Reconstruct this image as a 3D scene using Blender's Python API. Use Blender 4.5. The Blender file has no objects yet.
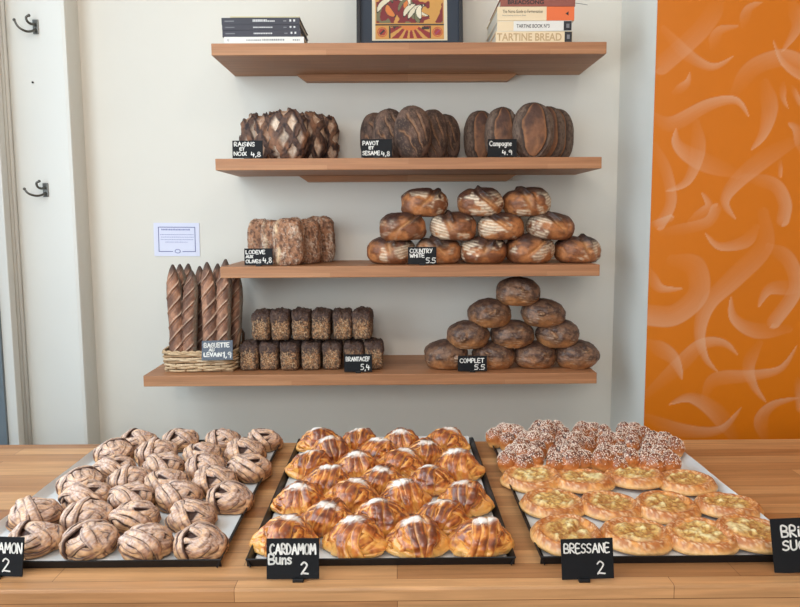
import bpy, math, random
import numpy as np
from mathutils import Vector, Matrix, Euler

random.seed(7)
R = math.radians
scene = bpy.context.scene
COL = scene.collection

# ------------------------------------------------------------------ camera
F = 740.0; K = 690/740; W, H = 800, 607
CAMZ = 1.435
PITCH, YAW, ROLL = R(6.24), R(0.4), R(0.4)
def cam_rot(p, y, r):
    return (Matrix.Rotation(y, 3, 'Z') @ Matrix.Rotation(math.pi/2 - p, 3, 'X') @ Matrix.Rotation(r, 3, 'Z'))
def proj_dir(M, d):
    q = M.transposed() @ Vector(d)
    return W/2 + F*q.x/(-q.z), H/2 - F*q.y/(-q.z)
ROLL = -R(0.32)
for _ in range(30):
    u, v = proj_dir(cam_rot(PITCH, YAW, ROLL), (0, 1, 0))
    YAW += (395-u)/F
    PITCH += (219-v)/F*-1
CR = cam_rot(PITCH, YAW, ROLL)
CP = Vector((0, 0, CAMZ))
def ray(u, v):
    return CR @ Vector(((u-W/2)/F, -(v-H/2)/F, -1))
def at_y(u, v, Y):
    d = ray(u, v); return CP + d*((Y-CP.y)/d.y)
def at_z(u, v, Z):
    d = ray(u, v); return CP + d*((Z-CP.z)/d.z)

cam = bpy.data.cameras.new('camera'); camo = bpy.data.objects.new('camera', cam); COL.objects.link(camo)
cam.sensor_width = 36; cam.lens = F/W*36; cam.clip_start = .02
camo.matrix_world = Matrix.Translation(CP) @ CR.to_4x4()
scene.camera = camo

# ------------------------------------------------------------------ colour + noise
def s2l(c):
    c = c/255.0
    return c/12.92 if c <= .04045 else ((c+.055)/1.055)**2.4
def C(r, g, b): return np.array([s2l(r), s2l(g), s2l(b)])
def C4(r, g, b): return (s2l(r), s2l(g), s2l(b), 1)

def vnoise(p, seed=0):
    p = np.asarray(p, dtype=np.float64) + 100.0
    i = np.floor(p).astype(np.int64); f = p - i; f = f*f*(3-2*f)
    def h(a, b, c):
        n = (a*374761393 + b*668265263 + c*1274126177 + seed*974634777) & 0xffffffff
        n = ((n ^ (n >> 13))*1274126177) & 0xffffffff
        n = ((n ^ (n >> 16))*2246822519) & 0xffffffff
        return ((n ^ (n >> 15)) & 0xffff)/65535.0
    out = 0
    for dx in (0, 1):
        for dy in (0, 1):
            for dz in (0, 1):
                w = (f[:, 0] if dx else 1-f[:, 0])*(f[:, 1] if dy else 1-f[:, 1])*(f[:, 2] if dz else 1-f[:, 2])
                out = out + w*h(i[:, 0]+dx, i[:, 1]+dy, i[:, 2]+dz)
    return out
def fbm(p, seed=0, o=3):
    a, s, t = .5, 0, 0
    for k in range(o):
        s = s + a*vnoise(np.asarray(p)*(2**k), seed+k*17); t += a; a *= .5
    return s/t
def ss(a, b, x):
    t = np.clip((x-a)/(b-a), 0, 1); return t*t*(3-2*t)
def mixc(c, d, t):
    t = np.clip(t, 0, 1)[:, None]; return c*(1-t) + d*t
def full(n, c): return np.tile(np.asarray(c), (n, 1))

# ------------------------------------------------------------------ objects
def tag(o, label=None, cat=None, group=None, kind=None):
    if label: o['label'] = label
    if cat: o['category'] = cat
    if group: o['group'] = group
    if kind: o['kind'] = kind
    return o
def empty(name, loc=(0, 0, 0), rot=(0, 0, 0)):
    o = bpy.data.objects.new(name, None); o.empty_display_size = .02
    COL.objects.link(o); o.location = loc; o.rotation_euler = rot; return o
def link(name, me, mat=None, parent=None, loc=(0, 0, 0), rot=(0, 0, 0)):
    if mat is not None and not me.materials: me.materials.append(mat)
    o = bpy.data.objects.new(name, me); COL.objects.link(o)
    o.location = loc; o.rotation_euler = rot
    if parent: o.parent = parent
    return o
def tomesh(name, verts, faces, col=None, smooth=True, mat=None):
    me = bpy.data.meshes.new(name)
    me.from_pydata([tuple(map(float, v)) for v in verts], [], faces)
    if smooth: me.polygons.foreach_set('use_smooth', [True]*len(me.polygons))
    if col is not None:
        col = np.asarray(col)
        if col.shape[1] == 3: col = np.concatenate([col, np.ones((len(col), 1))*.7], 1)
        a = me.color_attributes.new('Col', 'FLOAT_COLOR', 'POINT')
        a.data.foreach_set('color', col.astype(np.float32).ravel())
    if mat: me.materials.append(mat)
    me.update()
    return me

class MB:
    """collects primitive shapes into one mesh"""
    def __init__(s): s.v = []; s.f = []; s.c = []
    def add(s, v, f, c=None):
        b = len(s.v); s.v += [tuple(x) for x in v]; s.f += [tuple(i+b for i in q) for q in f]
        if c is not None: s.c += [tuple(c)]*len(v) if np.ndim(c) == 1 else [tuple(x) for x in c]
    def box(s, x0, x1, y0, y1, z0, z1, c=None, M=None):
        v = [Vector(p) for p in ((x0,y0,z0),(x1,y0,z0),(x1,y1,z0),(x0,y1,z0),(x0,y0,z1),(x1,y0,z1),(x1,y1,z1),(x0,y1,z1))]
        if M is not None: v = [M @ p for p in v]
        s.add(v, [(0,3,2,1),(4,5,6,7),(0,1,5,4),(1,2,6,5),(2,3,7,6),(3,0,4,7)], c); return s
    def bbox(s, x0, x1, y0, y1, z0, z1, r=.003):
        """box with chamfered edges"""
        import bmesh
        bm = bmesh.new(); bmesh.ops.create_cube(bm, size=1)
        for q in bm.verts: q.co = Vector(((x0+x1)/2+q.co.x*(x1-x0), (y0+y1)/2+q.co.y*(y1-y0), (z0+z1)/2+q.co.z*(z1-z0)))
        bmesh.ops.bevel(bm, geom=bm.edges[:], offset=r, segments=2, profile=.6, affect='EDGES')
        bm.verts.index_update()
        s.add([q.co.copy() for q in bm.verts], [tuple(l.index for l in f.verts) for f in bm.faces]); bm.free(); return s
    def tube(s, pts, r, n=8, c=None, closed=False, flat=1.0):
        pts = [Vector(p) for p in pts]; m = len(pts); vs = []; fs = []
        up = Vector((0, 0, 1)); prev = None
        for i, p in enumerate(pts):
            if closed: t = pts[(i+1) % m]-pts[i-1]
            else: t = pts[min(i+1, m-1)]-pts[max(i-1, 0)]
            t.normalize()
            if prev is None:
                a = t.cross(up)
                if a.length < .1: a = t.cross(Vector((1, 0, 0)))
            else: a = prev - t*prev.dot(t)
            a.normalize(); prev = a; b = t.cross(a)
            rr = r[i] if hasattr(r, '__len__') else r
            for k in range(n):
                q = 2*math.pi*k/n
                vs.append(p + a*math.cos(q)*rr + b*math.sin(q)*rr*flat)
        for i in range(m if closed else m-1):
            j = (i+1) % m
            for k in range(n):
                l = (k+1) % n
                fs.append((i*n+k, i*n+l, j*n+l, j*n+k))
        if not closed:
            fs.append(tuple(range(n-1, -1, -1))); fs.append(tuple((m-1)*n+k for k in range(n)))
        s.add(vs, fs, c); return s
    def build(s, name, mat, parent=None, smooth=False, loc=(0, 0, 0), rot=(0, 0, 0)):
        me = tomesh(name, s.v, s.f, np.array(s.c) if s.c else None, smooth, mat)
        return link(name, me, None, parent, loc, rot)

# ------------------------------------------------------------------ materials
def newmat(name):
    m = bpy.data.materials.new(name); m.use_nodes = True
    nt = m.node_tree; b = nt.nodes['Principled BSDF']; return m, nt, b
def simple(name, col, rough=.6, metal=0, bump=0, bscale=80, spec=.5, var=0, vscale=6):
    m, nt, b = newmat(name)
    b.inputs['Base Color'].default_value = col; b.inputs['Roughness'].default_value = rough
    b.inputs['Metallic'].default_value = metal; b.inputs['Specular IOR Level'].default_value = spec
    N = nt.nodes; L = nt.links
    tc = N.new('ShaderNodeTexCoord')
    if bump:
        n = N.new('ShaderNodeTexNoise'); n.inputs['Scale'].default_value = bscale; n.inputs['Detail'].default_value = 4
        L.new(tc.outputs['Object'], n.inputs['Vector'])
        bp = N.new('ShaderNodeBump'); bp.inputs['Strength'].default_value = bump; bp.inputs['Distance'].default_value = .004
        L.new(n.outputs['Fac'], bp.inputs['Height']); L.new(bp.outputs['Normal'], b.inputs['Normal'])
    if var:
        n = N.new('ShaderNodeTexNoise'); n.inputs['Scale'].default_value = vscale; n.inputs['Detail'].default_value = 5
        L.new(tc.outputs['Object'], n.inputs['Vector'])
        r = N.new('ShaderNodeMapRange'); r.inputs['From Min'].default_value = .3; r.inputs['From Max'].default_value = .7
        r.inputs['To Min'].default_value = 1-var; r.inputs['To Max'].default_value = 1+var
        L.new(n.outputs['Fac'], r.inputs['Value'])
        mx = N.new('ShaderNodeMix'); mx.data_type = 'RGBA'; mx.blend_type = 'MULTIPLY'; mx.inputs['Factor'].default_value = 1
        mx.inputs[6].default_value = col; L.new(r.outputs['Result'], mx.inputs[7]); L.new(mx.outputs[2], b.inputs['Base Color'])
    return m
def vcmat(name, bump=.3, bscale=150, coat=0, var=.12, vscale=60, sss=0, spec=.5, gain=1.0):
    """surface colour from the baked crust pattern, roughness from its alpha"""
    m, nt, b = newmat(name); N = nt.nodes; L = nt.links
    a = N.new('ShaderNodeAttribute'); a.attribute_name = 'Col'
    tc = N.new('ShaderNodeTexCoord')
    n = N.new('ShaderNodeTexNoise'); n.inputs['Scale'].default_value = vscale; n.inputs['Detail'].default_value = 5
    L.new(tc.outputs['Object'], n.inputs['Vector'])
    r = N.new('ShaderNodeMapRange'); r.inputs['From Min'].default_value = .3; r.inputs['From Max'].default_value = .7
    r.inputs['To Min'].default_value = gain*(1-var); r.inputs['To Max'].default_value = gain*(1+var)
    L.new(n.outputs['Fac'], r.inputs['Value'])
    mx = N.new('ShaderNodeMix'); mx.data_type = 'RGBA'; mx.blend_type = 'MULTIPLY'; mx.inputs['Factor'].default_value = 1
    L.new(a.outputs['Color'], mx.inputs[6]); L.new(r.outputs['Result'], mx.inputs[7]); L.new(mx.outputs[2], b.inputs['Base Color'])
    L.new(a.outputs['Alpha'], b.inputs['Roughness'])
    b.inputs['Specular IOR Level'].default_value = spec
    if coat:
        b.inputs['Coat Weight'].default_value = coat; b.inputs['Coat Roughness'].default_value = .25
    if sss:
        b.inputs['Subsurface Weight'].default_value = sss; b.inputs['Subsurface Radius'].default_value = (.01, .005, .003)
    if bump:
        n2 = N.new('ShaderNodeTexNoise'); n2.inputs['Scale'].default_value = bscale; n2.inputs['Detail'].default_value = 4
        L.new(tc.outputs['Object'], n2.inputs['Vector'])
        bp = N.new('ShaderNodeBump'); bp.inputs['Strength'].default_value = bump; bp.inputs['Distance'].default_value = .003
        L.new(n2.outputs['Fac'], bp.inputs['Height']); L.new(bp.outputs['Normal'], b.inputs['Normal'])
    return m
def wood(name, c1, c2, length=.55, width=.043, rough=.45, grain=.25, gap=.0006):
    m, nt, b = newmat(name); N = nt.nodes; L = nt.links
    tc = N.new('ShaderNodeTexCoord'); sp = N.new('ShaderNodeSeparateXYZ'); L.new(tc.outputs['Object'], sp.inputs[0])
    ad = N.new('ShaderNodeMath'); ad.operation = 'ADD'; L.new(sp.outputs['Y'], ad.inputs[0]); L.new(sp.outputs['Z'], ad.inputs[1])
    cb = N.new('ShaderNodeCombineXYZ'); L.new(sp.outputs['X'], cb.inputs[0]); L.new(ad.outputs[0], cb.inputs[1])
    br = N.new('ShaderNodeTexBrick'); L.new(cb.outputs[0], br.inputs['Vector'])
    br.offset = .37; br.offset_frequency = 2; br.squash = .8; br.squash_frequency = 3
    br.inputs['Scale'].default_value = 1; br.inputs['Brick Width'].default_value = length
    br.inputs['Row Height'].default_value = width; br.inputs['Mortar Size'].default_value = gap
    br.inputs['Mortar Smooth'].default_value = .5; br.inputs['Bias'].default_value = -.1
    br.inputs['Color1'].default_value = c1; br.inputs['Color2'].default_value = c2
    br.inputs['Mortar'].default_value = tuple(x*.55 for x in c2[:3])+(1,)
    mp = N.new('ShaderNodeMapping'); mp.inputs['Scale'].default_value = (3, 60, 60); L.new(tc.outputs['Object'], mp.inputs[0])
    n = N.new('ShaderNodeTexNoise'); n.inputs['Scale'].default_value = 1.6; n.inputs['Detail'].default_value = 7; n.inputs['Distortion'].default_value = .6
    L.new(mp.outputs[0], n.inputs['Vector'])
    r = N.new('ShaderNodeMapRange'); r.inputs['From Min'].default_value = .3; r.inputs['From Max'].default_value = .7
    r.inputs['To Min'].default_value = 1-grain; r.inputs['To Max'].default_value = 1+grain*.6
    L.new(n.outputs['Fac'], r.inputs['Value'])
    mx = N.new('ShaderNodeMix'); mx.data_type = 'RGBA'; mx.blend_type = 'MULTIPLY'; mx.inputs['Factor'].default_value = 1
    L.new(br.outputs['Color'], mx.inputs[6]); L.new(r.outputs['Result'], mx.inputs[7]); L.new(mx.outputs[2], b.inputs['Base Color'])
    b.inputs['Roughness'].default_value = rough; b.inputs['Specular IOR Level'].default_value = .4
    bp = N.new('ShaderNodeBump'); bp.inputs['Strength'].default_value = .12; bp.inputs['Distance'].default_value = .001
    L.new(n.outputs['Fac'], bp.inputs['Height']); L.new(bp.outputs['Normal'], b.inputs['Normal'])
    return m

M_wall = simple('white_plaster', C4(220, 216, 206), .85, bump=.15, bscale=25, var=.02, vscale=2)
M_white = simple('white_gloss_paint', C4(222, 222, 216), .45, bump=.05, bscale=30, var=.015, vscale=3)
M_ceil = simple('ceiling_paint', C4(225, 223, 218), .9, bump=.05)
M_floor = simple('brown_floor', C4(140, 108, 82), .5, var=.08)
M_counter = wood('counter_butcher_block', C4(194, 146, 100), C4(142, 92, 54), .62, .045, .36, .26)
M_shelf = wood('shelf_timber', C4(180, 130, 92), C4(162, 110, 74), .8, .06, .5, .18, .0002)
M_tray = simple('black_tray_steel', C4(22, 22, 24), .45, .3, bump=.05)
M_paper = simple('baking_paper', C4(206, 208, 209), .7, bump=.5, bscale=14, var=.02, vscale=10)
M_slate = simple('blackboard', C4(12, 14, 18), .6, spec=.25, bump=.05, var=.1, vscale=60)
M_slate_glare = simple('blackboard_glare', C4(58, 68, 82), .3)  # blackboard copy for the basket sign, greyed by glare painted into its colour
M_chalk = simple('white_chalk_pen', C4(238, 236, 230), .8)
M_metal = simple('aged_metal', C4(105, 103, 98), .35, .9)
M_dark = simple('dark_window_frame', C4(112, 124, 132), .4)
M_facade = simple('street_facade_grey', C4(175, 188, 198), .8, var=.12, vscale=1)
M_crust = vcmat('dark_crust', .5, 160, var=.18, vscale=90)
M_cinn = vcmat('cinnamon_dough', .35, 260, coat=.08, var=.10, vscale=160, sss=.05)
M_card = vcmat('egg_washed_dough', .15, 200, coat=.45, var=.10, vscale=90, sss=.05)
M_brio = vcmat('brioche_dough', .2, 160, coat=.35, var=.1, vscale=80)
M_bres = vcmat('sugared_flat_dough', .2, 300, coat=.15, var=.12, vscale=160)
M_sugar = simple('pearl_sugar', C4(232, 214, 198), .5)
M_mural = vcmat('orange_mural_paint', .04, 30, var=.03, vscale=3)
M_print = vcmat('print', 0, 10, var=.02)
M_wicker = vcmat('wicker', .4, 200, var=.15, vscale=80)

# ------------------------------------------------------------------ levels from the photograph
Z_CT = 0.92                      # counter top
YW = 2.50                        # shelf wall
YF = 2.185                       # shelf fronts
shelf_px = [(211, 607, 46, 39, 53), (215, 602, 158.5, 157, 169), (220, 600, 266, 265.5, 277), (143, 597, 374.5, 374, 385)]
XL = at_y(22.3, 340, 2.40).x     # left wall
XP = at_y(76, 219, 2.40).x     # edge of the pilaster
YB = 2.162
XB = at_y(650.5, 219, YB).x      # edge of the orange chimney breast
#                       # its face

# ------------------------------------------------------------------ setting
def struct(mb, name, mat, smooth=False, loc=(0,0,0)):
    return tag(mb.build(name, mat, None, smooth, loc), kind='structure')
XR, YN, ZC = 2.4, -2.8, 3.4
struct(MB().box(XL-.3, XR+.2, YN-.2, YW+.2, -.1, 0), 'floor', M_floor)
struct(MB().box(XL-.3, XR+.2, YN-.2, YW+.2, ZC, ZC+.1), 'ceiling', M_ceil)
struct(MB().box(XL-.12, XR+.2, YW, YW+.15, 0, ZC), 'wall_back', M_wall)
struct(MB().box(XR, XR+.15, YN, YW, 0, ZC), 'wall_right', simple('warm_beige_plaster', C4(205, 180, 148), .9))
# left wall with its shop window
wy0, wy1, wz0, wz1 = -2.3, 2.316, .55, 3.1
struct(MB().box(XL-.12, XL, wy1+.036, YW, 0, ZC).box(XL-.12, XL, YN, wy0, 0, ZC)
       .box(XL-.12, XL, wy0, wy1+.036, 0, wz0).box(XL-.12, XL, wy0, wy1+.036, wz1, ZC), 'wall_left', M_wall)
win = struct(MB().box(XL-.09, XL-.02, wy0, wy0+.05, wz0, wz1).box(XL-.09, XL-.02, wy1-.012, wy1, wz0, wz1)
       .box(XL-.09, XL-.02, wy0, wy1, wz0, wz0+.05).box(XL-.09, XL-.02, wy0, wy1, wz1-.05, wz1)
       .box(XL-.09, XL-.02, -.05, 0, wz0, wz1), 'window_1', M_dark)
mg, nt, b = newmat('window_glass')
tr = nt.nodes.new('ShaderNodeBsdfTransparent'); tr.inputs[0].default_value = (.93, .96, .97, 1)
gl = nt.nodes.new('ShaderNodeBsdfGlossy'); gl.inputs['Roughness'].default_value = .03
mxs = nt.nodes.new('ShaderNodeMixShader'); mxs.inputs[0].default_value = .08
nt.links.new(tr.outputs[0], mxs.inputs[1]); nt.links.new(gl.outputs[0], mxs.inputs[2])
nt.links.new(mxs.outputs[0], nt.nodes['Material Output'].inputs[0])
MB().box(XL-.058, XL-.052, wy0+.05, -.05, wz0+.05, wz1-.05).box(XL-.058, XL-.052, 0, wy1-.012, wz0+.05, wz1-.05).build('pane', mg, win)
struct(MB().bbox(XL-.03, XL+.012, wy1, wy1+.036, .0, wz1+.04, .004), 'trim_1', M_white)
tm = MB().bbox(XL, XL+.006, wy1+.036, 2.374, 0, ZC, .002)
for (y, r) in ((2.368, .008), (2.389, .011)):
    tm.tube([(XL+.004, y, .0), (XL+.004, y, ZC)], r, 12)
struct(tm, 'trim_2', M_white, True)
# pilaster with the coat hooks
pm = MB().bbox(XL, XP, 2.40, YW+.02, 0, ZC, .012)
struct(pm, 'wall_pilaster', M_white)
# street outside the left window
fo = MB().box(-6.2, -6, -6, 14, 0, 7).build('facade', M_facade)
tag(fo, 'grey-blue building front across the street, glimpsed through the window edge', 'building')
struct(MB().box(-6.2, XL-.15, -6, 14, -.12, -.02), 'ground', simple('pavement', C4(110, 112, 112), .8, var=.1))
# wall behind the camera with the street window
fx0, fx1, fz0, fz1 = -1.1, 1.5, .9, 3.2
struct(MB().box(XL-.12, fx0, YN-.15, YN, 0, ZC).box(fx1, XR+.15, YN-.15, YN, 0, ZC)
       .box(fx0, fx1, YN-.15, YN, 0, fz0).box(fx0, fx1, YN-.15, YN, fz1, ZC), 'wall_front', M_wall)
struct(MB().box(fx0, fx0+.06, YN-.1, YN-.03, fz0, fz1).box(fx1-.06, fx1, YN-.1, YN-.03, fz0, fz1)
       .box(fx0, fx1, YN-.1, YN-.03, fz0, fz0+.06).box(fx0, fx1, YN-.1, YN-.03, fz1-.06, fz1)
       .box(.15, .21, YN-.1, YN-.03, fz0, fz1), 'window_2', M_dark)

# chimney breast with white return and orange mural
struct(MB().box(XB, XR+.02, YB+.004, YW+.02, 0, ZC), 'wall_breast', M_white)
strokes = []
def S(off, pts, w, a=.55, head=0):
    strokes.append(([(off[0]+x*.3623, off[1]+y*.3623) for x, y in pts], w*.3623, a, head))
A0, B0 = (600, 0), (600, 220)
S(A0, [(175,80),(240,150),(310,185),(370,155)], 34, .5, 1)
S(A0, [(150,322),(200,342),(300,290),(375,278),(412,325)], 42, .6, 1)
S(A0, [(380,480),(270,440),(215,400),(210,355)], 52, .5, 1)
S(A0, [(265,340),(270,420),(240,500),(180,528)], 42, .5, 1)
S(A0, [(455,230),(468,300),(450,370),(415,415)], 48, .5, 1)
S(A0, [(370,260),(420,190),(500,160),(552,175)], 48, .35)
S(A0, [(395,70),(410,25),(450,5)], 30, .4, 1)
S(A0, [(310,130),(330,85),(385,72)], 32, .35, 1)
S(A0, [(205,255),(240,230),(248,200)], 26, .5, 1)
S(A0, [(552,380),(450,440),(370,510),(345,560),(375,607)], 52, .5, 1)
S(A0, [(400,490),(480,510),(510,560),(505,607)], 38, .5)
S(A0, [(150,400),(185,480),(195,560),(165,620)], 32, .4)
S(A0, [(250,612),(300,570),(280,530)], 32, .5, 1)
S(A0, [(330,0),(280,80),(170,180)], 52, .22)
S(A0, [(505,230),(505,270),(520,300)], 20, .5, 1)
S(A0, [(530,240),(552,285)], 16, .5)
S(A0, [(530,10),(545,70),(500,145)], 42, .4, 1)
S(A0, [(497,440),(497,485)], 12, .4)
S(A0, [(560,420),(545,360),(518,338)], 34, .5, 1)
S(B0, [(200,112),(262,130),(270,205),(205,262),(135,262)], 62, .42)
S(B0, [(135,140),(165,188),(230,190)], 32, .55, 1)
S(B0, [(430,20),(400,60),(330,72),(290,35)], 38, .5, 1)
S(B0, [(450,-20),(455,70),(370,160),(300,230),(275,310),(290,380),(325,420)], 58, .55, 1)
S(B0, [(465,75),(520,110),(540,190),(480,280)], 42, .5)
S(B0, [(552,190),(470,190),(435,242)], 42, .5, 1)
S(B0, [(520,300),(430,305),(370,270),(362,210)], 46, .55, 1)
S(B0, [(130,480),(220,400),(280,345),(340,340),(382,375)], 46, .5, 1)
S(B0, [(135,340),(200,380),(227,442)], 46, .55, 1)
S(B0, [(290,485),(320,440),(420,430),(500,410),(545,345)], 42, .5, 1)
S(B0, [(440,340),(410,400),(425,460),(460,505)], 38, .5, 1)
S(B0, [(370,600),(320,530),(250,490),(188,510)], 52, .5, 1)
S(B0, [(130,545),(220,580),(330,580),(392,515)], 42, .5, 1)
S(B0, [(455,602),(445,550),(480,510),(552,490)], 42, .5, 1)
S(B0, [(140,15),(195,-5)], 20, .5)
S(B0, [(170,35),(290,10),(320,-30)], 32, .35)
S(B0, [(545,440),(552,520)], 24, .5)
rs = random.Random(3)
for k in range(26):          # the mural goes on beyond the frame
    x = rs.uniform(840, 1250); y = rs.uniform(-60, 560); a = rs.uniform(0, 6.28); bnd = rs.choice((-1, 1))*rs.uniform(.5, 1)
    pts = []
    for q in range(5):
        pts.append((x, y)); x += 26*math.cos(a); y += 26*math.sin(a); a += bnd
    strokes.append((pts, rs.uniform(12, 20), .5, 1))
def smoothpath(pts, n=10):
    P = [pts[0]]+list(pts)+[pts[-1]]; out = []
    for i in range(1, len(P)-2):
        p0, p1, p2, p3 = [np.array(P[i+k-1], float) for k in range(4)]
        for k in range(n):
            t = k/n
            out.append(.5*((2*p1)+(-p0+p2)*t+(2*p0-5*p1+4*p2-p3)*t*t+(-p0+3*p1-3*p2+p3)*t**3))
    out.append(np.array(P[-2], float)); return np.array(out)
def mural():
    x0, x1, z0, z1 = XB, XR, .0, ZC
    nx, nz = 330, 520
    # finer where the pattern is: z from .75 to 2.4
    zs = np.concatenate([np.linspace(z0, .72, 12)[:-1], np.linspace(.72, 2.35, nz), np.linspace(2.35, z1, 30)[1:]])
    xs = np.concatenate([np.linspace(x0, 1.75, nx), np.linspace(1.75, x1, 160)[1:]])
    X, Z = np.meshgrid(xs, zs); n = X.size
    P = np.stack([X.ravel(), np.full(n, YB), Z.ravel()], 1)
    base = full(n, C(204, 112, 4))
    q = fbm(P*2.2, 5)
    base = mixc(base, C(184, 98, 16), ss(.45, .75, q)*.6)
    cream = C(214, 176, 146)
    for pts, w, a, head in strokes:
        pp = [at_y(u, v, YB) for u, v in pts]
        path = smoothpath([(p.x, p.z) for p in pp], 8); w = w*YB/F*.5
        lo, hi = path.min(0)-w*1.3, path.max(0)+w*1.3
        sel = np.where((P[:, 0] > lo[0]) & (P[:, 0] < hi[0]) & (P[:, 2] > lo[1]) & (P[:, 2] < hi[1]))[0]
        if not len(sel): continue
        Q = P[sel][:, [0, 2]]; best = np.full(len(sel), 1e9); tt = np.zeros(len(sel)); sd = np.zeros(len(sel))
        m = len(path)-1
        for i in range(m):
            a0, b0 = path[i], path[i+1]; d = b0-a0; L2 = d@d+1e-12
            t = np.clip(((Q-a0)@d)/L2, 0, 1); e = Q-(a0+t[:, None]*d); dist = np.hypot(e[:, 0], e[:, 1])
            k = dist < best; best[k] = dist[k]; tt[k] = (i+t[k])/m
            cr = d[0]*e[:, 1]-d[1]*e[:, 0]; sd[k] = np.sign(cr[k])*dist[k]
        prof = np.clip(1-tt, 0, 1)**.75*1.35 if head else np.ones_like(tt)
        prof = np.minimum(prof, 1)*(.55+.45*ss(0, .25, tt))
        ww = w*prof+1e-5
        inside = 1-ss(.88, 1.05, best/ww)
        fade = (.14+.86*ss(0, .75, tt))
        streak = .62+.45*(sd/ww) + .25*(fbm(np.stack([sd*260, tt*3, sd*0], 1), 9)-.5)
        base[sel] = mixc(base[sel], cream, inside*a*fade*streak*.95)
    F_ = []
    w_ = len(xs)
    for j in range(len(zs)-1):
        r0 = j*w_
        F_ += [(r0+i, r0+i+1, r0+w_+i+1, r0+w_+i) for i in range(w_-1)]
    me = tomesh('wall_mural', P, F_, np.concatenate([base, np.full((n, 1), .42)], 1), False, M_mural)
    o = link('wall_mural', me); tag(o, kind='structure')
mural()

# small wall details
th = empty('wall_notice', at_y(176, 255, YW-.004))
def notice():
    a, b_ = at_y(153, 223, YW-.002), at_y(200, 256, YW-.002)
    w, h = b_.x-a.x, a.z-b_.z
    o = th; o.location = ((a.x+b_.x)/2, YW-.001, b_.z); o.rotation_euler = (0, R(.6), 0)
    MB().box(-w/2, w/2, -.0012, 0, 0, h).build('sheet', simple('notice_paper', C4(216, 218, 236), .6), o)
    ink = simple('blue_ink', C4(92, 98, 150), .7)
    m = MB(); t = .0022; y0, y1 = -.0018, -.0012; l, r_, bt, tp = -w*.4, w*.41, h*.13, h*.88
    m.box(l, r_, y0, y1, tp-t, tp); m.box(l, l+t, y0, y1, bt, tp); m.box(r_-t, r_, y0, y1, bt, tp)
    m.box(l, -w*.09, y0, y1, bt, bt+t); m.box(w*.12, r_, y0, y1, bt, bt+t)
    m.build('border', ink, o)
    m = MB(); rr = random.Random(1)
    def line(z, x0, x1, hh, ww):
        x = x0
        while x < x1:
            q = ww*rr.uniform(.5, 1.3); m.box(x, min(x+q, x1), y0, y1, z, z+hh*rr.uniform(.8, 1)); x += q+ww*.25
    line(h*.775, -w*.33, w*.3, h*.05, w*.03)
    for k, (a_, c_) in enumerate(((-.36, .37), (-.34, .37), (-.35, .36), (-.25, .24))):
        line(h*(.64-.075*k), w*a_, w*c_, h*.018, w*.03)
    m.tube([(w*.015+.009*math.cos(q), -.0015, h*.15+.006*math.sin(q)) for q in np.linspace(0, 6.28, 14)[:-1]], .0012, 4, closed=True)
    m.build('lettering', simple('blue_ink_pale', C4(142, 146, 188), .7), o)
    tag(o, 'small pale lilac notice with a blue ruled border pinned to the white wall', 'notice')
notice()

def hook(u, v, label, flip):
    p = at_y(u, v, 2.40)
    o = empty('coat_hook', (p.x, 2.40, p.z))
    MB().bbox(-.009, .009, -.004, 0, -.022, .022, .0018).build('backplate', M_metal, o)
    a = [(-0.0, -.004, -.008), (-.004, -.022, -.018), (-.014, -.040, -.022), (-.030, -.052, -.012), (-.040, -.054, .008)]
    b_ = [(0, -.004, .008), (-.004, -.02, .004), (-.010, -.032, .008), (-.012, -.036, .02), (-.004, -.034, .026)]
    if flip: a = [(x*1.05, y, z*.7-.004) for x, y, z in a]
    pa = smoothpath(a, 5); pb = smoothpath(b_, 5)
    m = MB().tube(pa, np.linspace(.0042, .003, len(pa)), 8); m.build('lower_prong', M_metal, o, True)
    m = MB().tube(pb, np.linspace(.0042, .0034, len(pb)), 8); m.build('upper_prong', M_metal, o, True)
    for q in (pa[-1], pb[-1]): MB().tube([q+np.array((0, 0, -.004)), q, q+np.array((0, 0, .004))], [.003, .0052, .003], 8).build('knob', M_metal, o, True)
    tag(o, label, 'coat hook', None)
hook(36, 27, 'upper metal double coat hook on the white wooden pilaster', 0)
hook(46, 190, 'lower metal double coat hook on the white wooden pilaster', 1)
p = at_y(33, 82.5, 2.40)
tag(MB().tube([(0, -.004, 0), (0, 0, 0)], .003, 8).build('screw', M_tray, None, True, loc=(p.x, 2.40, p.z)), 'tiny dark screw head on the white pilaster between the two hooks', 'screw')

# ------------------------------------------------------------------ shelves
shelf_z = []
shelf_names = ['top', 'second', 'third', 'bottom']
for k, (u0, u1, vl, vr, vb) in enumerate(shelf_px):
    a = at_y(u0, vl, YF); b_ = at_y(u1, vr, YF); zt = (a.z+b_.z)/2; th_ = .036*K
    shelf_z.append(zt)
    lab = ['topmost wooden wall shelf, carrying books and a framed picture', 'second wooden wall shelf from the top, carrying three clusters of upright loaves',
           'third wooden wall shelf from the top, between the olive loaves and round white loaves', 'lowest and longest wooden wall shelf, carrying the baguette basket'][k]
    o = empty('wall_shelf', ((a.x+b_.x)/2, YW, zt-th_))
    m = MB().bbox(a.x-o.location.x, b_.x-o.location.x, YF-YW, -.0005, 0, th_, .0022); m.build('board', M_shelf, o)
    # battens under the board with slanted ends
    ca, cb = at_y(297, 100, YW-.03).x-o.location.x, at_y(517, 100, YW-.03).x-o.location.x
    hb = .022 if k == 0 else .02
    bt = [(ca, 0), (cb, 0), (cb-.03, -hb), (ca+.03, -hb)]
    v = [(x, -.032, z-.0003) for x, z in bt]+[(x, -.0005, z-.0003) for x, z in bt]
    mm = MB(); mm.add(v, [(3,2,1,0)[::-1] if 0 else (3,2,1,0), (4,5,6,7), (0,1,5,4), (1,2,6,5), (2,3,7,6), (3,0,4,7)])
    mm.build('batten', M_shelf, o)
    tag(o, lab, 'shelf', 'wooden wall shelves')

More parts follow.
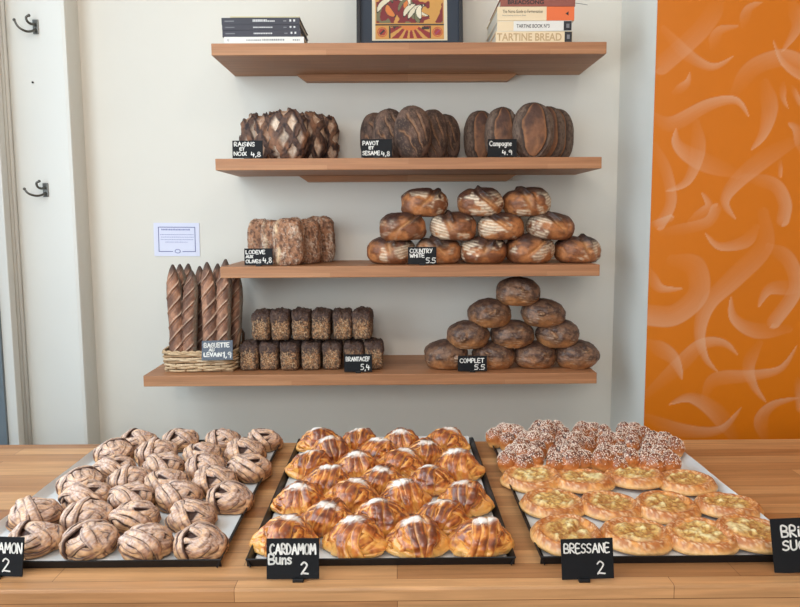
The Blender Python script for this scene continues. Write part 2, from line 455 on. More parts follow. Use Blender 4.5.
# ------------------------------------------------------------------ counter
cf = at_z(400, 587.5, Z_CT).y; cbk = at_z(400, 441.5, Z_CT).y
o = empty('counter', (0, cf, 0))
m = MB().bbox(XL+.01, XR-.02, 0, cbk-cf, Z_CT-.06, Z_CT, .004)
m.build('worktop', M_counter, o)
MB().box(XL+.02, XR-.03, .04, cbk-cf-.03, .0, Z_CT-.0605).build('base_cabinet', M_white, o)
tag(o, 'long butcher-block bakery counter holding the three trays', 'counter')

# ------------------------------------------------------------------ lettering
G = {
 'A': [[(0,0),(.35,1),(.7,0)],[(.15,.38),(.58,.38)]], 'B': [[(0,0),(0,1),(.45,.92),(.5,.72),(.42,.56),(0,.5),(.5,.42),(.58,.2),(.45,.03),(0,0)]],
 'C': [[(.6,.85),(.4,1),(.12,.85),(0,.5),(.12,.15),(.4,0),(.62,.15)]], 'D': [[(0,0),(0,1),(.4,.9),(.6,.5),(.4,.1),(0,0)]],
 'E': [[(.5,1),(0,1),(0,0),(.52,0)],[(0,.52),(.42,.52)]], 'F': [[(.5,1),(0,1),(0,0)],[(0,.52),(.4,.52)]],
 'G': [[(.6,.85),(.35,1),(.08,.8),(0,.45),(.12,.1),(.4,0),(.62,.2),(.62,.45),(.38,.45)]], 'H': [[(0,0),(0,1)],[(.55,0),(.55,1)],[(0,.5),(.55,.5)]],
 'I': [[(.08,0),(.08,1)]], 'L': [[(0,1),(0,0),(.5,0)]], 'M': [[(0,0),(.06,1),(.36,.35),(.66,1),(.74,0)]], 'N': [[(0,0),(0,1),(.55,0),(.58,1)]],
 'O': [[(.3,1),(.06,.8),(0,.45),(.1,.1),(.34,0),(.56,.15),(.64,.5),(.54,.88),(.3,1)]], 'P': [[(0,0),(0,1),(.42,.95),(.52,.72),(.4,.5),(0,.46)]],
 'R': [[(0,0),(0,1),(.42,.95),(.5,.74),(.4,.55),(0,.5),(.55,0)]], 'S': [[(.52,.88),(.3,1),(.06,.85),(.1,.6),(.45,.42),(.5,.15),(.25,0),(0,.12)]],
 'T': [[(0,1),(.6,1)],[(.3,1),(.3,0)]], 'U': [[(0,1),(.02,.25),(.22,0),(.45,.1),(.55,.35),(.55,1)]], 'V': [[(0,1),(.28,0),(.56,1)]],
 'W': [[(0,1),(.18,0),(.38,.7),(.58,0),(.78,1)]], 'X': [[(0,0),(.55,1)],[(0,1),(.55,0)]], 'Y': [[(0,1),(.28,.5)],[(.58,1),(.2,0)]],
 'Q': [[(.3,1),(.06,.8),(0,.45),(.1,.1),(.34,0),(.56,.15),(.64,.5),(.54,.88),(.3,1)],[(.4,.25),(.7,-.1)]],
 'K': [[(0,0),(0,1)],[(.5,1),(0,.45),(.52,0)]],
 'i': [[(.06,0),(.06,.55)],[(.06,.78),(.07,.82)]], 'u': [[(0,.6),(.02,.15),(.2,0),(.38,.15),(.4,.6),(.42,0)]], 'n': [[(0,0),(0,.6)],[(0,.4),(.2,.6),(.38,.5),(.4,0)]],
 's': [[(.36,.52),(.15,.6),(.02,.45),(.3,.25),(.32,.08),(.12,0),(0,.08)]], 'c': [[(.38,.5),(.18,.6),(0,.35),(.1,.05),(.38,.08)]],
 'r': [[(0,0),(0,.6)],[(0,.38),(.15,.58),(.32,.55)]], 'e': [[(.02,.32),(.38,.35),(.3,.58),(.1,.56),(0,.3),(.12,.02),(.38,.08)]], 'o': [[(.2,.6),(0,.4),(.05,.08),(.25,0),(.42,.25),(.36,.52),(.2,.6)]],
 'h': [[(0,0),(0,1)],[(0,.4),(.2,.6),(.38,.5),(.4,0)]], 'a': [[(.38,.55),(.12,.6),(0,.3),(.12,0),(.36,.12),(.38,.58),(.44,0)]], 'm': [[(0,0),(0,.6)],[(0,.42),(.15,.6),(.28,.45),(.28,0)],[(.28,.42),(.42,.6),(.56,.45),(.58,0)]],
 'p': [[(0,.6),(0,-.35)],[(0,.5),(.22,.6),(.38,.4),(.3,.08),(0,.05)]], 'g': [[(.36,.55),(.12,.6),(0,.35),(.12,.05),(.36,.15)],[(.37,.6),(.36,-.2),(.15,-.35),(0,-.25)]],
 '2': [[(.02,.8),(.2,1),(.42,.85),(.4,.6),(.05,.02),(.15,.05),(.55,0)]], '4': [[(.08,1),(0,.42),(.5,.42)],[(.4,.75),(.36,0)]], '5': [[(.5,1),(.08,1),(.04,.58),(.32,.6),(.48,.35),(.35,.05),(0,.02)]],
 '8': [[(.28,.54),(.06,.74),(.25,1),(.46,.78),(.28,.54),(.02,.26),(.25,0),(.5,.24),(.28,.54)]], '9': [[(.44,.75),(.25,1),(.04,.75),(.2,.52),(.44,.72),(.4,0)]], '1': [[(.02,.75),(.22,1),(.22,0)]],
 ',': [[(.1,.05),(.02,-.18)]], '.': [[(.05,.02),(.07,.04)]],
}
def stroke_text(m, txt, x, z, h, w, y, wid=None, jit=.03, rr=None):
    """handwriting at x,z cap height h, stroke width w; wid = total width"""
    rr = rr or random.Random(len(txt))
    adv = 0; items = []
    for ch in txt:
        if ch == ' ': adv += .4; continue
        g = G[ch]; gw = max(q[0] for st in g for q in st)
        items.append((g, adv, rr.uniform(-jit, jit))); adv += gw+.2
    adv -= .2
    sx = h if wid is None else wid/adv
    for g, a, j in items:
        for st in g:
            pts = [(x+(a+px_+rr.uniform(-jit, jit)*.6)*sx, z+(pz+j)*h) for px_, pz in st]
            if len(pts) > 3: pts = [tuple(q) for q in smoothpath(pts, 3)]
            for i in range(len(pts)-1):
                (x0, z0), (x1, z1) = pts[i], pts[i+1]; dx, dz = x1-x0, z1-z0; L_ = math.hypot(dx, dz) or 1e-6
                nx, nz = -dz/L_*w/2, dx/L_*w/2
                m.add([(x0+nx, y, z0+nz), (x0-nx, y, z0-nz), (x1-nx, y, z1-nz), (x1+nx, y, z1+nz)], [(0, 1, 2, 3)])
            for (cx, cz) in pts:
                m.add([(cx+w/2*math.cos(q), y, cz+w/2*math.sin(q)) for q in np.linspace(0, 2*math.pi, 9)[:-1]], [tuple(range(8))])

def sign(loc, w, h, texts, label, yaw=0, tilt=-8, roll=0, sw=.0016, foot=True, mat=None, footx=0):
    """texts: (string, x frac, z frac, height frac, width frac)"""
    o = empty('price_sign', loc, (0, 0, R(yaw)))
    Mx = Euler((R(tilt), R(roll), 0)).to_matrix()
    zo = .003
    bd = MB(); import bmesh
    bd.bbox(-w/2, w/2, -.0012, .0012, 0, h, .0008)
    bd.v = [tuple(Mx @ Vector(v)+Vector((0, 0, zo))) for v in bd.v]
    bd.build('board', mat or M_slate, o)
    rr = random.Random(label)
    for (s, fx, fz, fh, fw) in texts:
        m = MB(); stroke_text(m, s, -w/2+fx*w, fz*h, fh*h, sw, -.0016, fw*w, rr=rr)
        m.v = [tuple(Mx @ Vector(v)+Vector((0, 0, zo))) for v in m.v]
        m.build('price' if s[0].isdigit() else 'lettering', M_chalk, o)
    if foot:
        MB().bbox(footx-.008, footx+.008, -.006, .012, 0, .0055, .001).build('foot', M_tray, o)
    tag(o, label, 'price sign', 'chalk price signs')
    return o

# front signs
def csign(uc, vb, *a, **k):
    p = at_z(uc, vb, Z_CT); return sign((p.x, p.y, Z_CT), *a, **k)
csign(-4, 578, .076, .057, [('CINNAMON', .19, .60, .25, .77), ('2', .62, .14, .32, .14)], 'small black chalk sign at the left tray, ending in AMON and a 2', roll=3, sw=.0022, yaw=2)
csign(293, 581, .0755, .058, [('CARDAMOM', .07, .62, .24, .86), ('Buns', .05, .38, .24, .42), ('2', .66, .14, .28, .13)], 'small black chalk sign reading CARDAMOM Buns 2 before the middle tray', roll=0, sw=.0026, footx=.008)
csign(588, 581, .0745, .0575, [('BRESSANE', .06, .66, .22, .86), ('2', .68, .14, .3, .14)], 'small black chalk sign reading BRESSANE 2 before the right-hand tray', roll=-1.5, sw=.0021, footx=-.006)
csign(812, 574, .104, .079, [('BRiOCHE', .14, .67, .2, .9*.75), ('SUCREE', .14, .42, .17, .62), ('2', .7, .12, .25, .1)], 'large tilted black sign starting BRIO and SUC at the right frame edge', roll=-5, sw=.0026, yaw=-6)
# shelf signs
def ssign(u0, u1, vt, k, Y, *a, **kw):
    p0, p1 = at_y(u0, vt, Y), at_y(u1, vt, Y)
    return sign(((p0.x+p1.x)/2, Y, shelf_z[k]), p1.x-p0.x, p0.z-shelf_z[k]-.003 if kw.pop('hh', None) is None else .062, *a, sw=.0027, **kw)
YS = YF+.022
ssign(232, 262.5, 140.5, 1, YS, [('RAiSiNS', .07, .68, .22, .66), ('ET', .25, .45, .14, .15), ('NOiX', .06, .15, .2, .4), ('4,8', .62, .08, .26, .3)], 'chalk sign reading RAISINS ET NOIX 4,8 on the second shelf', tilt=-4)
ssign(361, 392, 139, 1, YS, [('PAVOT', .06, .68, .2, .5), ('ET', .26, .46, .13, .14), ('SESAME', .05, .14, .2, .55), ('4,8', .66, .08, .24, .26)], 'chalk sign reading PAVOT ET SESAME 4,8 on the second shelf', tilt=-4)
ssign(488, 517, 139, 1, YS, [('Campagne', .06, .62, .26, .75), ('4.9', .5, .12, .25, .32)], 'chalk sign reading Campagne 4.9 on the second shelf', tilt=-4)
ssign(244, 272.5, 248.5, 2, YS, [('LODEVE', .06, .68, .2, .66), ('AUX', .06, .44, .14, .24), ('OLiVES', .06, .14, .18, .52), ('4,8', .66, .14, .3, .3)], 'chalk sign reading LODEVE AUX OLIVES 4,8 on the third shelf', tilt=-4)
ssign(408, 436.5, 247, 2, YS, [('COUNTRY', .07, .66, .22, .78), ('WHiTE', .07, .4, .2, .5), ('5.5', .64, .08, .28, .32)], 'chalk sign reading COUNTRY WHITE 5.5 on the third shelf', tilt=-4)
ssign(458, 487, 356, 3, YS, [('COMPLET', .07, .56, .26, .82), ('5.5', .58, .1, .3, .34)], 'chalk sign reading COMPLET 5.5 on the bottom shelf', tilt=-4)
ssign(344, 372, 354.5, 3, YS, [('BRANTACEF', .07, .62, .22, .84), ('5,4', .6, .12, .3, .3)], 'chalk sign reading 5,4 before the small seeded block loaves', tilt=-4)

# ------------------------------------------------------------------ books and picture on the top shelf
def text_mesh(s, size, bold=.0):
    cu = bpy.data.curves.new('t', 'FONT'); cu.body = s; cu.size = size; cu.align_x = 'LEFT'; cu.offset = bold
    ob = bpy.data.objects.new('t', cu); COL.objects.link(ob)
    dg = bpy.context.evaluated_depsgraph_get(); me = bpy.data.meshes.new_from_object(ob.evaluated_get(dg), depsgraph=dg)
    bpy.data.objects.remove(ob); return me
def put_text(s, x0, x1, z0, z1, y, mat, parent, bold=0.0):
    me = text_mesh(s, 1.0, bold); vs = np.array([v.co[:] for v in me.vertices]); lo, hi = vs.min(0), vs.max(0)
    for v in me.vertices:
        a = (v.co.x-lo[0])/(hi[0]-lo[0]); b_ = (v.co.y-lo[1])/(hi[1]-lo[1])
        v.co = (x0+a*(x1-x0), y, z0+b_*(z1-z0))
    me.name = 'title'; me.materials.clear()
    return link('title', me, mat, parent)
def book(u0, u1, z0, z1, Y, depth, cover, pages, label, shrink=.0, yaw=0, group='books'):
    a = at_y(u0, 40, Y).x; b_ = at_y(u1, 40, Y).x; w = b_-a; h = z1-z0; xc = (a+b_)/2
    o = empty('book', (xc, Y, z0), (0, 0, R(yaw))); t = .0022 if h > .012 else .0012
    m = MB().box(-w/2, w/2, 0, t, 0, h).box(-w/2, w/2, t, depth, 0, t).box(-w/2, w/2, t, depth, h-t, h)
    m.build('cover', cover, o)
    MB().box(-w/2+.003, w/2-.003, t+.0005, depth-.004, t+.0001, h-t-.0001).build('pages', pages, o)
    tag(o, label, 'book', group); return o, w, h
zT = shelf_z[0]
M_pages = simple('book_pages', C4(205, 198, 182), .9)
cDark = simple('charcoal_cover', C4(44, 44, 56), .5); cWhite = simple('white_cover', C4(222, 220, 214), .6)
cCream = simple('cream_cover', C4(226, 206, 172), .6); cMaroon = simple('brick_red_cover', C4(140, 78, 66), .6)
cOr = simple('orange_print', C4(224, 110, 60), .6); cBlk = simple('black_print', C4(34, 34, 38), .6); cGold = simple('tan_print', C4(190, 160, 120), .6)
cPale = simple('pale_yellow_cover', C4(206, 196, 160), .6); inkW = simple('white_print', C4(210, 210, 210), .6); inkG = simple('grey_print', C4(120, 120, 124), .6)
YBk = YF+.006
def zpx(v, Y=YBk, u=265): return at_y(u, v, Y).z
zb = zT

hs = [(.0205, cWhite, 224, 304), (.0195, cDark, 222.5, 301), (.0165, cDark, 222.5, 300), (.0205, cDark, 222, 300), (.004, cPale, 231, 300)]
labs = ['thin white magazine at the bottom of the left-hand book pile', 'charcoal magazine lying directly on the white one, left pile', 'charcoal magazine sandwiched between two other charcoal ones, left pile',
        'charcoal magazine with bold white title, just under the pale booklet', 'thin pale yellow booklet on top of the left-hand book pile']
for k, (h, mt, u0, u1) in enumerate(hs):
    h *= K
    o, w, hh = book(u0, u1, zb+.0003, zb+h-.0003, YBk, .2, mt, M_pages, labs[k], yaw=[0, -.5, .4, -.3, 1][k], group='books piled at the left of the top shelf')
    if k == 0:
        put_text('PUNKT FUR BROT'[:0] or 'o', -w*.46, -w*.435, hh*.35, hh*.7, -.0003, inkG, o)
        m = MB(); rr = random.Random(4)
        for x0, x1, mm in ((-.22, -.05, .3), (-.02, .26, .42), (.36, .45, .3)):
            x = x0
            while x < x1: q = rr.uniform(.008, .02); m.box(x*w, (x+q)*w, -.0004, 0, hh*.42, hh*(.42+mm*.6)); x += q+.008
        m.build('title', inkG, o)
    elif k < 4:
        m = MB(); rr = random.Random(k)
        for x0, x1, mm in (((-.1, .07, .5), (.07, .17, .25)) if k == 3 else ((-.1, .14, .3),)):
            x = x0
            while x < x1: q = rr.uniform(.01, .022); m.box(x*w, (x+q)*w, -.0004, 0, hh*.4, hh*(.4+mm*.7)); x += q+.006
        for x in (.37, .42): m.box(x*w, (x+.022)*w, -.0004, 0, hh*.4, hh*.72)
        m.build('title', inkW, o)
        m = MB().box(-.46*w, -.34*w, -.0004, 0, hh*.42, hh*.58).box(.29*w, .33*w, -.0004, 0, hh*.42, hh*.58); m.build('small_print', inkG, o)
    zb += h
zb = zT
RB = [(.0335, cCream, 495.6, 572.3), (.031, cWhite, 497, 571.6), (.042, cCream, 497, 573.8), (.026, cMaroon, 500, 574.5)]
rl = ['cream hardback lettered TARTINE BREAD at the bottom of the right-hand pile', 'white book lettered TARTINE BOOK No 3, second from bottom of the right pile',
      'cream and orange fermentation guide with a black triangle in the right pile', 'brick-red book at the top of the right-hand pile, cut by the frame']
for k, (h, mt, u0, u1) in enumerate(RB):
    h *= K
    o, w, hh = book(u0, u1, zb+.0004, zb+h-.0004, YBk, .24, mt, M_pages, rl[k], yaw=[.6, -.4, .3, 0][k], group='books piled at the right of the top shelf')
    y = -.0004
    if k == 0:
        put_text('TARTINE BREAD', -w*.485, w*.36, hh*.14, hh*.84, y, cGold, o, .02)
        MB().box(w*.40, w*.495, y, 0, 0.001, hh-.001).build('spine_block', cBlk, o)
        MB().box(w*.43, w*.465, y-.0003, y, hh*.3, hh*.7).build('emblem', inkG, o)
    if k == 1:
        put_text('TARTINE BOOK Nº3', -w*.24, w*.2, hh*.32, hh*.68, y, cBlk, o, .01)
        MB().box(w*.39, w*.495, y, 0, 0.001, hh-.001).build('spine_block', cBlk, o)
        MB().box(w*.425, w*.465, y-.0003, y, hh*.3, hh*.7).build('emblem', inkG, o)
        MB().box(-w*.5, -w*.28, y, 0, 0.001, hh-.001).build('spine_panel', cCream, o)
    if k == 2:
        MB().box(w*.14, w*.5, y, 0, 0, hh).build('spine_block', cOr, o)
        put_text('The Noma Guide to Fermentation', -w*.43, w*.09, hh*.55, hh*.78, y, cBlk, o)
        put_text('René Redzepi & David Zilber', -w*.43, -w*.12, hh*.3, hh*.42, y, inkG, o)
        m = MB(); m.add([(w*.385, y-.0003, hh*.5), (w*.425, y-.0003, hh*.35), (w*.425, y-.0003, hh*.65)], [(0, 1, 2)]); m.build('emblem', cBlk, o)
    if k == 3:
        put_text('BREADSONG', -w*.4, w*.08, hh*.25, hh*.75, y, cBlk, o, .02)
        m = MB().tube([(w*.5, .01, hh*.5), (w*.56, .0, hh*.3), (w*.66, -.004, hh*.1)], .0006, 5); m.build('ribbon', cBlk, o)
    zb += h

def picture():
    Y = 2.36
    a = at_y(356.5, 30, Y).x; b_ = at_y(463, 30, Y).x; w = b_-a; h = .50
    o = empty('framed_picture', ((a+b_)/2, Y, zT+.0005), (R(-9), 0, 0))
    fw = .012
    fr = MB().bbox(-w/2, -w/2+fw, -.012, .012, 0, h, .002).bbox(w/2-fw, w/2, -.012, .012, 0, h, .002).bbox(-w/2+fw, w/2-fw, -.012, .012, 0, fw, .002).bbox(-w/2+fw, w/2-fw, -.012, .012, h-fw, h, .002)
    fr.build('frame', simple('black_frame', C4(28, 30, 36), .4), o)
    MB().box(-w/2+fw, w/2-fw, -.002, .004, fw, h-fw).build('mat_board', simple('slate_mat', C4(46, 54, 66), .7), o)
    # printed sheet
    x0 = at_y(372, 30, Y).x-o.location.x; x1 = at_y(447.5, 30, Y).x-o.location.x
    zlo = (at_y(410, 40.5, Y).z-zT)/math.cos(R(9)); zhi = h-.05
    nx, nz = 150, 260
    X, Z = np.meshgrid(np.linspace(0, 1, nx), np.linspace(0, 1, nz)); n = X.size; x = X.ravel(); z = Z.ravel()*(zhi-zlo)/(x1-x0)
    cream, red, gold, oliv, dk, org = C(214, 204, 178), C(140, 44, 44), C(198, 146, 76), C(112, 108, 78), C(50, 44, 44), C(206, 120, 60)
    c = full(n, cream)
    inn = (x > .045) & (x < .955) & (z > .02)
    def put(mask, col): c[mask] = col
    put(inn, gold)
    # strip of emblems along the bottom
    st = (z > .03) & (z < .2)
    put(st & (x > .05) & (x < .95), gold)
    for cx, f2 in ((.135, dk), (.87, C(150, 60, 90))):
        d = np.hypot(x-cx, z-.115); put((d < .073), org); put((d < .062), C(160, 56, 50)); put((d < .04) & (np.abs((x-cx)-(z-.115)) < .014), f2); put((d < .055) & (d > .048), gold)
    ctr = st & (x > .24) & (x < .77); put(ctr, red)
    ang = np.arctan2(z-.25, x-.505); put(ctr & (np.sin(ang*15+1.5) > .25), gold); put(ctr & (np.hypot((x-.505)/1.8, z-.2) < .065), org)
    put(ctr & (z > .15) & ((np.abs(x-.3) < .05) | (np.abs(x-.71) < .05)) & (fbm(np.stack([x*30, z*30, z*0], 1), 3) > .45), dk)
    for xx in (.235, .775): put(st & (np.abs(x-xx) < .008), dk)
    put(inn & (np.abs(z-.215) < .008), dk)
    # main field: plain overlapping figures of cream, red and olive shapes
    mf = inn & (z > .235) & (x > .055) & (x < .945)
    put(mf, C(120, 40, 44)); fld = fbm(np.stack([x*6, z*5, x*0], 1), 21)
    put(mf & (fld > .56), gold); put(mf & (fld < .36), oliv)
    rr = random.Random(8)
    for k in range(34):
        cx, cz = rr.uniform(.1, .9), rr.uniform(.28, 1.25); a_ = rr.uniform(-1, 1)+1.57; L_, w_ = rr.uniform(.06, .14), rr.uniform(.018, .045)
        dx, dz = x-cx, z-cz; u_ = dx*math.cos(a_)+dz*math.sin(a_); v_ = -dx*math.sin(a_)+dz*math.cos(a_)+.25*u_**2/L_
        q = (u_/L_)**2+(v_/w_)**2; put(mf & (q < 1.35), dk); put(mf & (q < 1), rr.choice([cream, cream, C(226, 216, 190), red, org, oliv, cream]))
    P = np.stack([x0+(x1-x0)*X.ravel(), np.full(n, -.0028), zlo+(zhi-zlo)*Z.ravel()], 1)
    Fq = [(j*nx+i, j*nx+i+1, (j+1)*nx+i+1, (j+1)*nx+i) for j in range(nz-1) for i in range(nx-1)]
    link('print', tomesh('print', P, Fq, np.concatenate([c, np.full((n, 1), .6)], 1), False, M_print), None, o)
    tag(o, 'black-framed red, gold and cream print leaning at the back of the top shelf', 'picture')
picture()

# ------------------------------------------------------------------ dough meshes
def dirs(nu, nv):
    th = np.linspace(.02, math.pi-.02, nv); ph = np.linspace(0, 2*math.pi, nu, endpoint=False)
    T, P = np.meshgrid(th, ph, indexing='ij')
    p = np.stack([np.sin(T)*np.cos(P), np.sin(T)*np.sin(P), np.cos(T)], -1).reshape(-1, 3)
    F_ = []
    for j in range(nv-1):
        for i in range(nu):
            k = (i+1) % nu; F_.append((j*nu+i, (j+1)*nu+i, (j+1)*nu+k, j*nu+k))
    F_.append(tuple(range(nu))); F_.append(tuple((nv-1)*nu+i for i in range(nu-1, -1, -1)))
    return p, F_
def superell(p, n):
    return (np.abs(p)**n).sum(1)**(-1.0/n)
def finish(name, pts, F_, col, mat, flat=None, rough=.7):
    pts = pts.copy()
    if flat is not None:
        zmin = flat; z = pts[:, 2]; lo = z < zmin; z[lo] = zmin+(z[lo]-zmin)*.08
    pts[:, 2] -= pts[:, 2].min()
    if np.ndim(rough) == 0: rough = np.full(len(pts), rough)
    return tomesh(name, pts, F_, np.concatenate([col, rough[:, None]], 1), True, mat)
def unit(v): v = np.array(v, float); return v/np.linalg.norm(v)

def ring(n, d, rad, w, h, seed, sway=.05, lift=.03, nl=120, nc=18):
    """one rope of dough laid around a ball; returns points, faces, cross coordinate, outwardness"""
    n = unit(n); e1 = unit(np.cross(n, (0.13, .31, .94))); e2 = np.cross(n, e1); rr = random.Random(seed)
    th = np.linspace(0, 2*math.pi, nl, endpoint=False); p1, p2, p3 = [rr.uniform(0, 6.28) for _ in range(3)]
    dd = np.clip(d+sway*np.sin(2*th+p1)+sway*.5*np.sin(3*th+p2), -.98, .98); R_ = rad+lift*np.sin(3*th+p3)
    ct = np.sqrt(1-dd**2)
    rd = ct[:, None]*(np.cos(th)[:, None]*e1+np.sin(th)[:, None]*e2)+dd[:, None]*n       # outward direction
    tg = -np.sin(th)[:, None]*e1+np.cos(th)[:, None]*e2
    bn = np.cross(rd, tg); tw = .25*np.sin(2*th+p3)
    ww = w*(1+.18*np.sin(2*th+p2)+.1*np.sin(5*th+p1))
    ph = np.linspace(0, 2*math.pi, nc, endpoint=False)
    P = (rd*R_[:, None])[:, None, :]+rd[:, None, :]*((h*np.sign(np.sin(ph))*np.abs(np.sin(ph))**.8)[None, :]+(ww*tw)[:, None]*np.cos(ph)[None, :]*.6)[:, :, None]+bn[:, None, :]*(ww[:, None]*np.cos(ph)[None, :])[:, :, None]
    F_ = []
    for i in range(nl):
        j = (i+1) % nl
        for k in range(nc):
            l = (k+1) % nc; F_.append((i*nc+k, i*nc+l, j*nc+l, j*nc+k))
    c = np.tile(np.cos(ph), nl); o = np.tile(np.sin(ph), nl); T = np.repeat(th, nc)
    return P.reshape(-1, 3), F_, c, o, T

def wound(core, bands, seed):
    p, Fa = dirs(60, 36); V = [p*core]; Fc = list(Fa); c = [np.ones(len(p))]; o = [np.zeros(len(p))]; T = [np.zeros(len(p))]; I = [np.full(len(p), -1)]; off = len(p)
    for i, (n, d, rad, w, h, g) in enumerate(bands):
        P, Fr, cc, oo, tt = ring(n, d, rad, w, h, seed*31+i)
        V.append(P); Fc += [tuple(q+off for q in f) for f in Fr]; off += len(P); c.append(cc); o.append(oo); T.append(tt); I.append(np.full(len(P), g))
    return np.concatenate(V), Fc, np.concatenate(c), np.concatenate(o), np.concatenate(T), np.concatenate(I)

def cinnamon(seed):
    rr = random.Random(seed); j = lambda a: rr.uniform(-a, a); B = []
    n0 = np.array((1, .25+j(.3), .2+j(.3))); d0 = -.33+j(.12)
    for k in range(2): B.append((n0+np.array((j(.05), j(.08), j(.08))), d0+.26*(k-.5), .93, .185, .10, 0))
    t = j(.25); n1 = np.array((.28+j(.12), -.42+t, .85))
    for k, d in enumerate((.62, .28, -.06, -.42)): B.append((n1+np.array((j(.12), j(.12), 0)), d+j(.04), .80+.05*(k % 2), .205, .11, 1))
    n2 = np.array((-.55, -.25+j(.2), .75))
    for k, d in enumerate((.42, .05, -.35)): B.append((n2+np.array((j(.1), j(.1), 0)), d+j(.04), .77+.03*(k % 2), .21, .11, 2))
    n3 = np.array((.15+j(.2), .9, .35))
    for k, d in enumerate((.48, .12)): B.append((n3, d, .82, .2, .11, 3))
    B.append(((j(.5), j(.5), 1), .84, .84, .17, .10, 4))
    P, F_, c, o, T, I = wound(.78, B, seed)
    nr = np.linalg.norm(P, axis=1); p = P/nr[:, None]
    P = P*(1+(fbm(p*2.2, seed)-.5)*.26)[:, None]
    n1_ = fbm(p*5, seed+5); n2_ = fbm(p*24, seed+9)
    edge = ss(.68, .9, np.abs(c)); fine = (1-ss(.05, .14, np.abs(np.abs(c+.15*np.sin(T*2+I))-.42)))*(I >= 0)
    col = mixc(full(len(p), C(206, 156, 108)), C(156, 104, 68), ss(.35, .7, n1_))
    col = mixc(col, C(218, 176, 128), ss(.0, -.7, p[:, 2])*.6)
    col = mixc(col, C(92, 52, 40), fine*.95*ss(.30, .42, fbm(np.stack([T*2.2, I*3.7, np.sign(c)], 1), seed)))
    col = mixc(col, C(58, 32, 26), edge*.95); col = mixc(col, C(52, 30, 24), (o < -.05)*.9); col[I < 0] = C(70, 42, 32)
    dust = ss(-.1, .6, p[:, 2])*ss(.1, .9, o)*(1-fine*.5)*(.3+.7*ss(.35, .62, n2_))*(.45+.6*n1_)
    col = mixc(col, C(228, 210, 200), dust*.75)
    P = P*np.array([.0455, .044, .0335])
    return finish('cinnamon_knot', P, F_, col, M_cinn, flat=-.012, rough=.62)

def cardamom(seed):
    rr = random.Random(seed); j = lambda a: rr.uniform(-a, a); B = []
    sgn = rr.choice((1, 1, 1, -1))
    n0 = np.array((1, .15+j(.25), j(.18))); d0 = .02+j(.12)
    for k in range(3): B.append((n0+np.array((0, j(.1), j(.1))), d0+.21*(k-1), .92+.02*(k == 1), .145, .10, 0))
    n1 = np.array((.5+j(.1), -.45+j(.15), .62))
    for k, d in enumerate((.66, .36, .04, -.3)): B.append((n1+np.array((j(.1)-.06*k, 0, .06*k)), d+j(.03), .83+.02*(k % 2), .19, .10, 1))
    cc = np.array((-.75+j(.15), -.45+j(.2), .45+j(.15)))
    for d in (.46, .74): B.append((cc, d, .84, .16, .10, 2))
    B.append((cc, .94, .82, .14, .12, 5))
    n2 = np.array((-.45, -.2, .8))
    for k, d in enumerate((.15, -.25)): B.append((n2+np.array((j(.1), j(.1), 0)), d, .80, .2, .10, 3))
    for k, d in enumerate((.5, .15)): B.append(((.1, .9, .35), d, .83, .2, .10, 4))
    P, F_, c, o, T, I = wound(.82, B, seed)
    nr = np.linalg.norm(P, axis=1); p = P/nr[:, None]
    taper = 1-.20*ss(.3, 1, np.abs(p[:, 0]))*ss(-.2, .6, p[:, 2])
    P = P*(taper*(1+(fbm(p*2.4, seed)-.5)*.26))[:, None]
    n1_ = fbm(p*3.2, seed+5); n2_ = fbm(p*18, seed+9); n3 = fbm(p*3.2, seed+77); st = fbm(np.stack([T*1.6, c*8+I*7, I*3.1], 1), seed+3)
    gold = C(222, 158, 78); pale = C(236, 202, 132); br = C(132, 62, 28); dk = C(80, 34, 20)
    col = full(len(p), gold); col = mixc(col, pale, ss(.05, -.5, p[:, 2])*.6)
    bake = .8*ss(-.25, .7, p[:, 2])*ss(.2, .85, o)+(n1_-.5)*1.9+(st-.5)*1.6+.28*(I == 0)+.25*(I == 5)-.10
    col = mixc(col, C(196, 114, 50), ss(.05, .4, bake)); col = mixc(col, br, ss(.4, .8, bake)*.9); col = mixc(col, dk, ss(.8, 1.3, bake)*.8)
    edge = ss(.62, .9, np.abs(c))*ss(1, .7, np.abs(c)*.8)
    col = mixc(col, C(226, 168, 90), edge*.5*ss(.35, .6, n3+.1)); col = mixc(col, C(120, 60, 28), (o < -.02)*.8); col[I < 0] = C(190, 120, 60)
    ctr = unit((j(.2), -.08+j(.2), 1)); dd = p-ctr; dist = np.sqrt((dd[:, 0]*.85)**2+(dd[:, 1]*1.25)**2+(dd[:, 2])**2)
    sug = (1-ss(.12, .46, dist+(n2_-.5)*.4+(n3-.5)*.3))*ss(-.3, .3, o)
    col = mixc(col, C(242, 236, 228), sug*.9)
    P = P*np.array([.056, .043, .0355])*np.array([sgn, 1, 1])
    if sgn < 0: F_ = [f[::-1] for f in F_]
    return finish('cardamom_bun', P, F_, col, M_card, flat=-.0115, rough=.28+.5*sug)

